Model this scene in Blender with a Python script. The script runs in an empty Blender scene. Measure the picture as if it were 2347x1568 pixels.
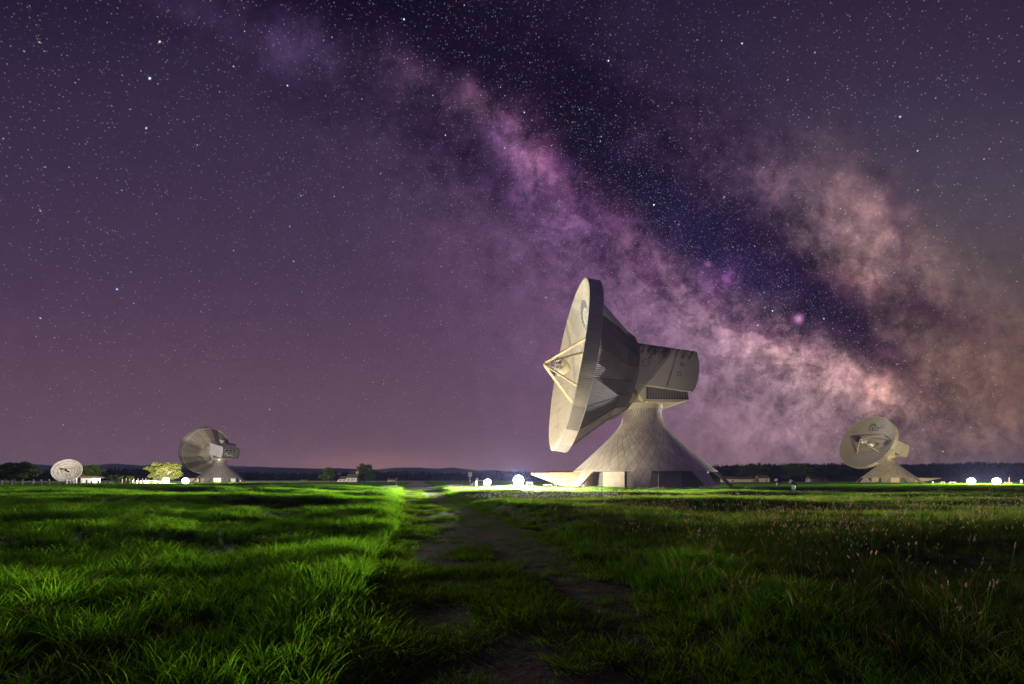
import bpy, math, random
import numpy as np
from mathutils import Matrix, Vector
R = math.radians
random.seed(7)
rng = np.random.default_rng(11)

# ------------------------------------------------------------------ camera
SC = bpy.context.scene
col = SC.collection
CAMH = 1.35
FP, CX, HY = 1042.0, 1173.0, 1101.0        # focal length and horizon of the photograph in 2346 px units
cd = bpy.data.cameras.new('camera')
cam = bpy.data.objects.new('camera', cd)
col.objects.link(cam)
cam.location = (0, 0, CAMH)
cam.rotation_euler = (R(90), 0, 0)
cd.sensor_width = 36
cd.lens = 36 * FP / 2346
cd.shift_y = (HY - 784) / 2346
cd.clip_start = 0.1
cd.clip_end = 30000
SC.camera = cam


def at(px, Y, z=0.0):
    return ((px - CX) / FP * Y, Y, z)


def zat(py, Y):
    return CAMH - (py - HY) / FP * Y


def ground_y(py):
    return CAMH * FP / (py - HY)


# ------------------------------------------------------------------ node helpers
def srgb(r, g, b):
    f = lambda c: (c / 255 / 12.92) if c / 255 <= .04045 else ((c / 255 + .055) / 1.055) ** 2.4
    return (f(r), f(g), f(b), 1)


class S:
    """socket wrapper with arithmetic"""
    nt = None

    def __init__(s, sock): s.s = sock

    @staticmethod
    def m(op, *a, clamp=False):
        n = S.nt.nodes.new('ShaderNodeMath'); n.operation = op; n.use_clamp = clamp
        for i, v in enumerate(a):
            if isinstance(v, S): S.nt.links.new(v.s, n.inputs[i])
            else: n.inputs[i].default_value = v
        return S(n.outputs[0])

    def __add__(s, o): return S.m('ADD', s, o)
    def __radd__(s, o): return S.m('ADD', o, s)
    def __sub__(s, o): return S.m('SUBTRACT', s, o)
    def __rsub__(s, o): return S.m('SUBTRACT', o, s)
    def __mul__(s, o): return S.m('MULTIPLY', s, o)
    def __rmul__(s, o): return S.m('MULTIPLY', o, s)
    def __truediv__(s, o): return S.m('DIVIDE', s, o)
    def __pow__(s, o): return S.m('POWER', s, o)


def node(t, **k):
    n = S.nt.nodes.new(t)
    for a, v in k.items(): setattr(n, a, v)
    return n


def link(a, b):
    S.nt.links.new(a.s if isinstance(a, S) else a, b)


def noise(vec, scale, detail=4, rough=.5, w=None, dist=0):
    n = node('ShaderNodeTexNoise')
    if w is not None:
        n.noise_dimensions = '4D'; n.inputs['W'].default_value = w
    link(vec, n.inputs['Vector'])
    n.inputs['Scale'].default_value = scale; n.inputs['Detail'].default_value = detail
    n.inputs['Roughness'].default_value = rough; n.inputs['Distortion'].default_value = dist
    return n


def sep(vec):
    n = node('ShaderNodeSeparateXYZ'); link(vec, n.inputs[0])
    return S(n.outputs[0]), S(n.outputs[1]), S(n.outputs[2])


def comb(x, y, z=0.0):
    n = node('ShaderNodeCombineXYZ')
    for i, v in enumerate((x, y, z)):
        if isinstance(v, S): link(v, n.inputs[i])
        else: n.inputs[i].default_value = v
    return n.outputs[0]


def mixc(f, a, b, mode='MIX'):
    n = node('ShaderNodeMix', data_type='RGBA', blend_type=mode)
    if isinstance(f, S): link(f, n.inputs[0])
    else: n.inputs[0].default_value = f
    for i, v in ((6, a), (7, b)):
        if isinstance(v, (tuple, list)): n.inputs[i].default_value = v if len(v) == 4 else (*v, 1)
        else: link(v, n.inputs[i])
    return n.outputs[2]


def maprange(v, a, b, c=0.0, d=1.0, smooth=False):
    n = node('ShaderNodeMapRange'); n.clamp = True
    if smooth: n.interpolation_type = 'SMOOTHSTEP'
    link(v, n.inputs[0])
    for i, x in enumerate((a, b, c, d)): n.inputs[i + 1].default_value = x
    return S(n.outputs[0])


# ------------------------------------------------------------------ night sky with milky way (world)
W = bpy.data.worlds.new('World'); SC.world = W; W.use_nodes = True
S.nt = W.node_tree
S.nt.nodes.clear()
tc = node('ShaderNodeTexCoord')
gx, gy, gz = sep(tc.outputs['Generated'])
ym = S.m('MAXIMUM', gy, .06)
U = gx / ym; V = gz / ym
uv = comb(U, V)
front = maprange(gy, .05, .35, smooth=True)
# cloudy warp of the band
w1 = noise(uv, 2.2, 3, .55, 3.0); w2 = noise(uv, 9.0, 6, .66, 8.0)
a1, a2, _ = sep(w1.outputs['Color']); b1, b2, _ = sep(w2.outputs['Color'])
UW = U + (a1 - .5) * .16 + (b1 - .5) * .13
VW = V + (a2 - .5) * .16 + (b2 - .5) * .13
cl = S(noise(uv, 5.5, 9, .66, 1.0, .3).outputs['Fac'])
cl2 = S(noise(uv, 13., 8, .68, 5.0, .2).outputs['Fac'])


def blob(px, py, ang, sx, sy, warp=True, k=1.0):
    cu, cv = (px - CX) / FP, (HY - py) / FP
    x, y = (UW, VW) if warp else (U, V)
    c, s = math.cos(R(-ang)), math.sin(R(-ang))
    dx, dy = x - cu, y - cv
    p = (dx * c + dy * s) * (FP / sx)
    q = (dy * c - dx * s) * (FP / sy)
    return S.m('EXPONENT', (p * p + q * q) * -k)


# base gradient by elevation, tinted to the right
elev = maprange(V, 0, 1.05)
rp = node('ShaderNodeValToRGB'); link(elev, rp.inputs[0])
el = rp.color_ramp.elements
stops = [(0.0, srgb(112, 84, 90)), (.07, srgb(104, 77, 88)), (.2, srgb(92, 69, 84)), (.4, srgb(73, 54, 76)), (.62, srgb(58, 45, 68)), (.85, srgb(45, 35, 57)), (1.0, srgb(31, 23, 43))]
el[0].position, el[0].color = stops[0]; el[1].position, el[1].color = stops[-1]
for p, c_ in stops[1:-1]:
    e = el.new(p); e.color = c_
base = rp.outputs[0]
rp2 = node('ShaderNodeValToRGB'); link(elev, rp2.inputs[0])
el = rp2.color_ramp.elements
stops = [(0.0, srgb(96, 74, 68)), (.2, srgb(92, 68, 56)), (.4, srgb(90, 75, 75)), (.6, srgb(74, 66, 78)), (.85, srgb(52, 43, 61)), (1.0, srgb(44, 34, 53))]
el[0].position, el[0].color = stops[0]; el[1].position, el[1].color = stops[-1]
for p, c_ in stops[1:-1]:
    e = el.new(p); e.color = c_
base = mixc(maprange(U, .15, 1.05, smooth=True), base, rp2.outputs[0])


def addc(base, f, c, amp=1.0):
    col_ = mixc(1.0, (0, 0, 0, 1), c)
    return mixc(f if amp == 1.0 else f * amp, base, c, 'ADD')


tex = maprange(cl, .34, .66, .0, 1.35)
tex2 = maprange(cl2, .28, .75, .35, 1.2)
T = tex * tex2
GLOW = [  # px, py, angle, sx, sy, colour to add, textured
    (1280, 780, 48, 420, 190, srgb(58, 34, 58), 0),
    (1330, 560, 44, 240, 110, srgb(52, 22, 56), 0),
    (1640, 840, 33, 420, 150, srgb(84, 60, 78), 0),
    (1760, 920, 20, 280, 150, srgb(104, 86, 92), 0),
    (1250, 1090, 0, 900, 60, srgb(60, 46, 48), 0),
    (860, 1078, 0, 200, 36, srgb(98, 60, 36), 0),
    (1900, 1040, 0, 380, 120, srgb(58, 42, 44), 0),
    (2180, 860, 50, 260, 180, srgb(58, 42, 32), 0),
    (520, 30, 20, 200, 60, srgb(46, 34, 56), 1),
    (700, 95, 35, 110, 55, srgb(66, 50, 80), 1),
    (925, 155, 40, 75, 42, srgb(90, 60, 84), 1),
    (1085, 240, 15, 90, 40, srgb(124, 86, 92), 1),
    (1180, 275, 50, 70, 30, srgb(92, 60, 80), 1),
    (1255, 340, 60, 90, 46, srgb(160, 106, 116), 1),
    (1235, 395, 35, 170, 75, srgb(104, 68, 106), 1),
    (1475, 535, 40, 110, 46, srgb(138, 96, 104), 1),
    (1600, 660, 42, 230, 75, srgb(92, 64, 82), 1),
    (1665, 605, 0, 75, 32, srgb(126, 74, 126), 1),
    (1790, 800, 28, 180, 55, srgb(124, 90, 92), 1),
    (1880, 845, 30, 150, 54, srgb(226, 182, 166), 1),
    (2000, 900, 60, 80, 42, srgb(150, 100, 86), 1),
    (1750, 430, 35, 220, 75, srgb(84, 56, 66), 1),
    (1940, 540, 60, 150, 80, srgb(150, 112, 104), 1),
    (1930, 640, 30, 100, 44, srgb(118, 86, 72), 1),
    (2110, 620, 50, 120, 55, srgb(112, 84, 78), 1),
    (2250, 740, 40, 200, 75, srgb(104, 80, 64), 1),
    (2080, 760, 40, 260, 110, srgb(56, 40, 40), 1),
]
for px, py, an, sx, sy, c_, tt in GLOW:
    f = blob(px, py, an, sx, sy, warp=bool(tt))
    if tt: f = f * T
    base = mixc(f, base, c_, 'ADD')
DARK = [  # dust lanes that hide the light behind
    (900, 0, 8, 360, 90, .9), (1080, 130, 22, 300, 95, .75), (1330, 190, 30, 260, 110, .76), (1330, 330, 38, 190, 50, .6),
    (1430, 385, 40, 250, 80, .82), (1600, 480, 32, 220, 70, .82), (1760, 575, 38, 190, 66, .78), (1850, 690, 38, 200, 62, .74),
    (1960, 775, 40, 160, 46, .62), (1500, 595, 70, 50, 24, .55), (1370, 470, 40, 130, 40, .5), (1215, 300, 50, 60, 26, .4),
    (2020, 480, 40, 110, 34, .3), (2130, 720, 20, 210, 44, .55), (2050, 570, 70, 60, 24, .4), (1010, 300, 30, 150, 60, .4),
    (1130, 400, 40, 110, 40, .4), (1790, 755, 30, 120, 26, .4), (1940, 890, 40, 70, 14, .4), (1385, 560, 60, 70, 26, .4),
    (1700, 700, 40, 150, 30, .35), (700, 190, 20, 160, 50, .3), (430, 60, 10, 70, 25, .4), (1560, 250, 20, 260, 120, .3)]
dk = None
for px, py, an, sx, sy, am in DARK:
    f = blob(px, py, an, sx, sy)
    t = 1.0 - f * am
    dk = t if dk is None else dk * t
dkc = mixc(dk, srgb(112, 70, 160), (1, 1, 1, 1))
bandw = blob(1560, 540, 38, 1100, 300, False)
cl3 = S(noise(uv, 26., 7, .72, 9.0, .3).outputs['Fac'])
vein = maprange(S.m('ABSOLUTE', S(noise(comb(UW, VW), 6.5, 8, .68, 12.0, .4).outputs['Fac']) - .5), .0, .05, 0, 1)
fine = 1.0 + (cl2 - .5) * (bandw * 3.2 + .3) + (cl - .5) * (bandw * 2.4) + (cl3 - .5) * (bandw * 3.0 + .2)
fine = S.m('MAXIMUM', fine, .12) * (1.0 - (1.0 - vein) * bandw * .5)
nm_ = node('ShaderNodeVectorMath', operation='MULTIPLY'); link(base, nm_.inputs[0])
link(comb(dk * fine, (dk ** 1.25) * fine, (dk ** .82) * fine), nm_.inputs[1])
nebula = mixc(1.0, nm_.outputs[0], (.0042, .0012, .0085, 1), 'ADD')
nebula = mixc(blob(1680, 560, 38, 260, 60) * .33, nebula, srgb(36, 30, 84), 'ADD')
nebula = mixc(blob(1830, 731, 0, 9, 9, False), nebula, (.55, .22, .5, 1), 'ADD')
nebula = mixc(blob(1622, 606, 0, 7, 6, False), nebula, (.2, .08, .2, 1), 'ADD')

# stars: cells of a 3D voronoi cut by the sphere of directions
dirv = tc.outputs['Generated']
band = blob(1690, 600, 38, 420, 75, False) + blob(1560, 540, 38, 700, 210, False) * .35
left = maprange(V, .15, .95, .4, 1.0) * maprange(U, .5, 1.1, 1.0, .7)


def stars(scale, size, bright, keep, pw, off):
    va = node('ShaderNodeVectorMath', operation='ADD'); link(dirv, va.inputs[0]); va.inputs[1].default_value = (off, off * .7, off * .3)
    v = node('ShaderNodeTexVoronoi', voronoi_dimensions='3D', feature='F1'); link(va.outputs[0], v.inputs['Vector'])
    v.inputs['Scale'].default_value = scale
    d = S(v.outputs['Distance']) / (size * scale)
    c1, c2, c3 = sep(v.outputs['Color'])
    thr = keep * left + band * keep * 2.4
    on = S.m('LESS_THAN', c1, thr)
    br = (c2 ** pw) * bright
    prof = S.m('EXPONENT', d * d * -1.0)
    inten = prof * br * on
    tint = node('ShaderNodeValToRGB'); link(c3, tint.inputs[0])
    e = tint.color_ramp.elements
    e[0].color = (.45, .75, 1, 1); e[1].color = (1, .72, .55, 1)
    k = e.new(.5); k.color = (.8, .95, 1, 1)
    n = node('ShaderNodeVectorMath', operation='SCALE'); link(tint.outputs[0], n.inputs[0]); link(inten, n.inputs[3])
    return n.outputs[0]


hor = maprange(V, .0, .10, .25, 1.0)
for args in ((380, .0005, .55, .32, 1.4, 0.0), (150, .00058, 1.2, .26, 3.2, 3.1), (60, .0008, 3.8, .3, 4.5, 7.7)):
    st = stars(*args)
    n = node('ShaderNodeVectorMath', operation='SCALE'); link(st, n.inputs[0]); link(hor * front, n.inputs[3])
    nebula = mixc(1.0, nebula, n.outputs[0], 'ADD')
for px, py, rad, c_ in ((343, 180, 2.2, (1.5, 1.9, 2.3, 1)), (366, 96, 2.0, (1.6, 1.2, .9, 1)), (268, 663, 1.8, (.7, .9, 2.0, 1)), (335, 294, 1.8, (1, 1.1, 1.2, 1)), (2062, 268, 1.8, (.8, 1, 2, 1)), (1700, 100, 1.6, (1, 1.2, 1.6, 1))):
    nebula = mixc(blob(px, py, 0, rad, rad, False), nebula, c_, 'ADD')
back = mixc(front, srgb(62, 50, 78), nebula)
low = mixc(maprange(gz, -.02, .0), (.01, .01, .015, 1), back)
bg = node('ShaderNodeBackground'); link(low, bg.inputs[0]); bg.inputs[1].default_value = 1.0
out = node('ShaderNodeOutputWorld'); link(bg.outputs[0], out.inputs[0])
W.cycles.sampling_method = 'MANUAL'; W.cycles.sample_map_resolution = 256

# ------------------------------------------------------------------ low sun lamp from ahead left, added to backlight the grass
sl = bpy.data.lights.new('sun', 'SUN')
sl.energy = 1.7; sl.angle = R(1.0); sl.color = (1.0, .97, .78)
sun = bpy.data.objects.new('sun', sl); col.objects.link(sun)
SUN_EL, SUN_AZ = R(8), R(-36)              # azimuth to the right of straight ahead
sd = Vector((math.sin(SUN_AZ) * math.cos(SUN_EL), math.cos(SUN_AZ) * math.cos(SUN_EL), math.sin(SUN_EL)))
sun.rotation_euler = sd.to_track_quat('Z', 'Y').to_euler()

vs = SC.view_settings
vs.view_transform = 'Standard'; vs.look = 'None'; vs.exposure = 0; vs.gamma = 1; vs.use_curve_mapping = False
SC.cycles.use_denoising = True
SC.cycles.max_bounces = 6; SC.cycles.diffuse_bounces = 2; SC.cycles.transmission_bounces = 3
SC.cycles.volume_bounces = 0
SC.cycles.sample_clamp_indirect = 3


# ------------------------------------------------------------------ materials
def mat(name, c, rough=.6, metal=0.0, bump=0.0, bscale=20, var=.15, vscale=3, emit=None, estr=0, fn=None):
    m = bpy.data.materials.new(name); m.use_nodes = True
    S.nt = m.node_tree
    b = S.nt.nodes['Principled BSDF']
    b.inputs['Roughness'].default_value = rough; b.inputs['Metallic'].default_value = metal
    t = node('ShaderNodeTexCoord'); o = t.outputs['Object']
    n = noise(o, vscale, 5, .6)
    f = maprange(S(n.outputs['Fac']), .25, .75, 1 - var, 1 + var)
    sc_ = node('ShaderNodeVectorMath', operation='SCALE')
    sc_.inputs[0].default_value = c[:3]; link(f, sc_.inputs[3])
    colr = sc_.outputs[0]
    hgt = S(noise(o, bscale, 4, .6).outputs['Fac']) * bump if bump else None
    if fn:
        colr, h2 = fn(t, colr)
        if h2 is not None: hgt = h2 if hgt is None else hgt + h2
    link(colr, b.inputs['Base Color'])
    if hgt is not None:
        bp = node('ShaderNodeBump'); bp.inputs['Strength'].default_value = .8; bp.inputs['Distance'].default_value = 1.0
        link(hgt, bp.inputs['Height']); link(bp.outputs[0], b.inputs['Normal'])
    if emit:
        b.inputs['Emission Color'].default_value = (*emit[:3], 1); b.inputs['Emission Strength'].default_value = estr
    return m


def fr(x): return S.m('FRACT', x)


def edge(x, w):  # 1 near integers
    p = S.m('PINGPONG', x, .5)
    return S.m('LESS_THAN', p, w)


def lattice(t, c):
    x, y, z = sep(t.outputs['Object'])
    u, v, _ = sep(t.outputs['UV'])
    r = S.m('SQRT', x * x + y * y)
    w = S.m('DIVIDE', .24, r)
    A = (u + v) * 48.0; B = (u - v) * 48.0
    la = S.m('LESS_THAN', S.m('PINGPONG', A, .5), w); lb = S.m('LESS_THAN', S.m('PINGPONG', B, .5), w)
    ln = S.m('MAXIMUM', la, lb)
    wn = node('ShaderNodeTexWhiteNoise', noise_dimensions='2D')
    link(comb(S.m('FLOOR', A), S.m('FLOOR', B)), wn.inputs['Vector'])
    pv = maprange(S(wn.outputs['Value']), 0, 1, .86, 1.1)
    drip = S(noise(comb(u * 60., v * 3., z * .15), 3, 6, .7).outputs['Fac'])
    pv = pv * maprange(drip, .35, .7, 1.08, .78)
    s_ = node('ShaderNodeVectorMath', operation='SCALE'); link(c, s_.inputs[0]); link(pv, s_.inputs[3])
    return mixc(ln * .65, s_.outputs[0], (.03, .03, .035, 1)), ln * -.02


def ribs(freq, depth=.02, axis='u', k=.45):
    def f(t, c):
        u, v, _ = sep(t.outputs['UV'])
        w = S.m('SINE', (u if axis == 'u' else v) * (freq * 6.2832))
        c2 = mixc(maprange(w, -1, 0, k, 0), c, (.06, .055, .055, 1))
        wn = node('ShaderNodeTexWhiteNoise', noise_dimensions='1D'); link(S.m('FLOOR', u * 20.), wn.inputs['W'])
        pv = maprange(S(wn.outputs['Value']), 0, 1, .4, 1.3)
        s_ = node('ShaderNodeVectorMath', operation='SCALE'); link(c2, s_.inputs[0]); link(pv, s_.inputs[3])
        return s_.outputs[0], w * depth
    return f


def dishpanels(t, c):
    u, v, _ = sep(t.outputs['UV'])
    ln = S.m('MAXIMUM', edge(v * 7., .012), edge(u * 40., .012))
    o = t.outputs['Object']
    x, y, z = sep(o)
    st = S(noise(comb(x * .5, z * .5, y), .5, 7, .7, 2.).outputs['Fac'])
    st2 = S(noise(comb(x * 2.5, z * .35, y), .8, 6, .7, 6.).outputs['Fac'])
    c = mixc(maprange(st, .52, .75, 0, .55), c, (.2, .17, .13, 1))
    c = mixc(maprange(st2, .56, .78, 0, .4), c, (.16, .14, .12, 1))
    return mixc(ln * .5, c, (.2, .18, .15, 1)), None


def stains(amount, rust=(.05, .05, .045), top=5.2, thr=.5):
    def f(t, c):
        x, y, z = sep(t.outputs['Object'])
        n1 = S(noise(comb(y * 1.5 + z * .5, z * .45, x), 1.0, 10, .78, 1.).outputs['Fac'])
        n2 = S(noise(comb(y * .28, z * .1, x * .1), 1.0, 3, .5, 4.).outputs['Fac'])
        h = maprange(z, top - 4.6, top, 0, .3)
        k = maprange(n1 + (n2 - .5) * .9 + h, thr + .28, thr + .42)
        sm = S.m('LESS_THAN', S.m('ABSOLUTE', y + z * .12 + 3.0), .035)
        sm2 = S.m('LESS_THAN', S.m('ABSOLUTE', z + y * .3 - 1.2), .0)
        c = mixc(k * amount, c, (*rust, 1))
        return mixc(S.m('MAXIMUM', sm, sm2) * .8, c, (.05, .045, .04, 1)), None
    return f


def corr(freq, c2=(.05, .05, .05), axis=2):
    def f(t, c):
        p = sep(t.outputs['Object'])[axis]
        w = S.m('SINE', p * (6.2832 * freq))
        return mixc(maprange(w, -1, 0, .6, 0), c, (*c2, 1)), w * .02
    return f


M = {}
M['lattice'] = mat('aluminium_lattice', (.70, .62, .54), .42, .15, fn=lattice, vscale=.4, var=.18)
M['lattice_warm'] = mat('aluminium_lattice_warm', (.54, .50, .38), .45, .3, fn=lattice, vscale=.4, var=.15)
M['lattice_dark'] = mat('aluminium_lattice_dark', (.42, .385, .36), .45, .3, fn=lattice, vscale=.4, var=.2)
M['rim'] = mat('corrugated_rim', (.50, .44, .42), .55, .2, fn=ribs(260, .012, k=.25), vscale=.3, var=.2)
M['rim_pale'] = mat('pale_rim', (.62, .56, .46), .55, .0, fn=ribs(120, .01), vscale=.3, var=.12)
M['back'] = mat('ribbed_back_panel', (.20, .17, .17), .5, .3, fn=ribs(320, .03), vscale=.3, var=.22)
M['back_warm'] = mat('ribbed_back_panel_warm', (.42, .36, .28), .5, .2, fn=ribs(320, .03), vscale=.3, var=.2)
M['reflector'] = mat('reflector_paint', (.74, .66, .52), .6, 0, fn=dishpanels, vscale=.3, var=.05)
M['reflector_dirty'] = mat('reflector_weathered', (.25, .22, .20), .6, .05, fn=dishpanels, vscale=.5, var=.12)
M['house'] = mat('housing_paint_stained', (.55, .50, .45), .6, 0, fn=stains(.96, thr=.42), vscale=.4, var=.07)
M['house_clean'] = mat('housing_paint', (.66, .61, .5), .55, 0, fn=stains(.6, (.35, .2, .06), 7, .56), vscale=.4, var=.06)
M['house_white'] = mat('housing_white', (.72, .72, .74), .6, 0, fn=stains(.25, (.3, .2, .12), 7, .6), vscale=.6, var=.08)
M['grey'] = mat('dark_grey_cladding', (.13, .125, .13), .5, .2, var=.15)
M['cream'] = mat('cream_paint', (.68, .60, .44), .6, 0, var=.08, vscale=1)
M['louvre'] = mat('louvre_cladding', (.26, .22, .23), .6, .1, fn=corr(2.2, axis=1), var=.1)
M['siding'] = mat('corrugated_siding', (.22, .21, .21), .5, .3, fn=corr(4.5), var=.15)
M['panel'] = mat('wall_panel', (.46, .40, .34), .6, 0, var=.16, vscale=1.2)
M['panel_warm'] = mat('wall_panel_warm', (.5, .43, .3), .6, 0, var=.14, vscale=1.2)
M['trim'] = mat('metal_trim', (.6, .56, .5), .4, .4, var=.1)
M['white'] = mat('white_paint', (.75, .73, .7), .6, 0, var=.08)
M['black'] = mat('black_metal', (.02, .02, .02), .5, .3, var=.2)
M['logo_dot'] = mat('logo_dot_grey', (.07, .085, .095), .6, 0, var=.05)
M['logo_blue'] = mat('logo_blue', (.012, .02, .11), .5, 0, var=.05)
M['logo_white'] = mat('logo_white', (.75, .75, .78), .5, 0, var=.03)
M['canopy'] = mat('rusty_canopy_paint', (.62, .52, .34), .6, 0, fn=stains(.5, (.45, .2, .04), 2.6, .45), var=.1)
M['win_lit'] = mat('lit_window', (.5, .5, .5), .3, 0, emit=(.9, .86, .8), estr=.55, var=.3, vscale=2)
M['win_orange'] = mat('lit_window_orange', (.4, .2, .1), .3, 0, emit=(.75, .3, .16), estr=.38, var=.3)
M['win_dark'] = mat('dark_glass', (.03, .025, .03), .12, 0, var=.2)
M['lens'] = mat('lamp_lens', (1, 1, 1), .2, 0, emit=(1, .97, .92), estr=45, var=0)
M['wood'] = mat('weathered_wood', (.36, .27, .19), .75, 0, fn=corr(14, (.12, .08, .05), 0), var=.25, vscale=8)
M['concrete'] = mat('concrete', (.42, .40, .37), .85, 0, bump=.01, bscale=12, var=.12, vscale=2)
M['plaster'] = mat('church_plaster', (.68, .62, .54), .8, 0, var=.08, vscale=1)
M['plaster_y'] = mat('tower_plaster', (.6, .47, .22), .8, 0, var=.1, vscale=1)
M['tile'] = mat('brown_roof_tiles', (.20, .14, .10), .8, 0, fn=corr(3, (.06, .04, .03)), var=.25, vscale=2)
M['bark'] = mat('bark', (.16, .12, .08), .85, 0, bump=.03, bscale=8, var=.3, vscale=4)
M['bark_pale'] = mat('pale_bark', (.34, .28, .2), .85, 0, bump=.03, bscale=8, var=.3, vscale=4)
M['meshdish'] = mat('weathered_mesh_dish', (.62, .56, .50), .6, 0, fn=lambda t, c: (mixc(maprange(S(noise(t.outputs['Object'], .9, 7, .7, 2.).outputs['Fac']), .5, .72, 0, .7), c, (.22, .17, .1, 1)), None), var=.15, vscale=1.5)


def leafmat(name, c, tr=.45, var=.35, vs_=.6, gl=.35, tint=(2.0, 1.15, .8), ttr=(1.5, 1.7, .7)):
    m = bpy.data.materials.new(name); m.use_nodes = True
    S.nt = m.node_tree; nt = m.node_tree
    b = nt.nodes['Principled BSDF']; o = nt.nodes['Material Output']
    t = node('ShaderNodeTexCoord'); g = node('ShaderNodeNewGeometry'); oi = node('ShaderNodeObjectInfo')
    n = S(noise(g.outputs['Position'], vs_, 3, .6).outputs['Fac'])
    f = maprange(n, .3, .7, 1 - var, 1 + var) * maprange(S(oi.outputs['Random']), 0, 1, .75, 1.25)
    s_ = node('ShaderNodeVectorMath', operation='SCALE'); s_.inputs[0].default_value = c; link(f, s_.inputs[3])
    cc = mixc(maprange(S(oi.outputs['Random']), .55, 1, 0, .35), s_.outputs[0], (c[0] * tint[0], c[1] * tint[1], c[2] * tint[2], 1))
    nt.nodes.remove(b); b = node('ShaderNodeBsdfDiffuse'); link(cc, b.inputs['Color'])
    tn = node('ShaderNodeBsdfTranslucent')
    s2 = node('ShaderNodeVectorMath', operation='MULTIPLY'); link(cc, s2.inputs[0]); s2.inputs[1].default_value = ttr
    link(s2.outputs[0], tn.inputs[0])
    mx = node('ShaderNodeMixShader'); mx.inputs[0].default_value = tr
    link(b.outputs[0], mx.inputs[1]); link(tn.outputs[0], mx.inputs[2]); link(mx.outputs[0], o.inputs[0])
    return m


M['blade'] = leafmat('grass_blade', (.072, .160, .012), .42, .4, .5)
M['blade_dry_dim'] = leafmat('grass_blade_olive_dim', (.072, .125, .016), .38, .5, .3)  # dry olive grass, its colour also darkened for the weaker light on the right
M['blade_short'] = leafmat('grass_short', (.085, .15, .014), .42, .4, .9)
M['seed'] = leafmat('grass_seed_head', (.36, .27, .24), .4, .3, 1, tint=(1.2, 1, 1.05), ttr=(1.2, 1.1, 1.05))
M['straw'] = leafmat('straw_blade', (.20, .16, .07), .4, .3, 1, tint=(1.1, 1, .9), ttr=(1.2, 1.1, .8))
M['petal'] = leafmat('white_flower', (.5, .5, .45), .4, .1, 1, tint=(1, 1, 1), ttr=(1, 1, 1))
M['weed'] = leafmat('broad_leaf', (.04, .14, .02), .5, .15, 2, .2)
M['leaf'] = leafmat('tree_leaf', (.06, .10, .018), .4, .35, .5)
M['leaf_warm'] = leafmat('tree_leaf_warm', (.15, .16, .04), .4, .4, .5)
M['leaf_bright'] = leafmat('tree_leaf_bright', (.10, .17, .02), .45, .35, .7)
M['leaf_dark'] = leafmat('forest_leaf', (.030, .038, .022), .2, .35, .02, .6)


def groundmat(name, c1, c2, scale, dist=.03):
    m = bpy.data.materials.new(name); m.use_nodes = True
    S.nt = m.node_tree; b = S.nt.nodes['Principled BSDF']
    g = node('ShaderNodeNewGeometry'); P = g.outputs['Position']
    n1 = S(noise(P, scale, 8, .65).outputs['Fac']); n2 = S(noise(P, scale * .09, 4, .5).outputs['Fac'])
    c = mixc(maprange(n1 + (n2 - .5) * .7, .35, .65), c1, c2)
    link(c, b.inputs['Base Color']); b.inputs['Roughness'].default_value = .95
    b.inputs['Specular IOR Level'].default_value = .15
    bp = node('ShaderNodeBump'); bp.inputs['Distance'].default_value = dist; bp.inputs['Strength'].default_value = .9
    link(n1, bp.inputs['Height']); link(bp.outputs[0], b.inputs['Normal'])
    return m


M['soil'] = groundmat('meadow_soil', (.010, .014, .006, 1), (.024, .036, .008, 1), 3)
M['path'] = groundmat('path_earth', (.016, .011, .009, 1), (.062, .034, .028, 1), 7, .09)
M['plough'] = groundmat('ploughed_earth', (.10, .06, .045, 1), (.17, .10, .07, 1), .5)
M['stone'] = mat('pebble', (.16, .13, .115), .9, 0, var=.3)
M['road'] = groundmat('road_concrete', (.34, .33, .31, 1), (.46, .44, .41, 1), 1.5, .01)
M['rock'] = groundmat('mountain_rock', (.05, .055, .07, 1), (.09, .09, .11, 1), .004, 5)


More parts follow.
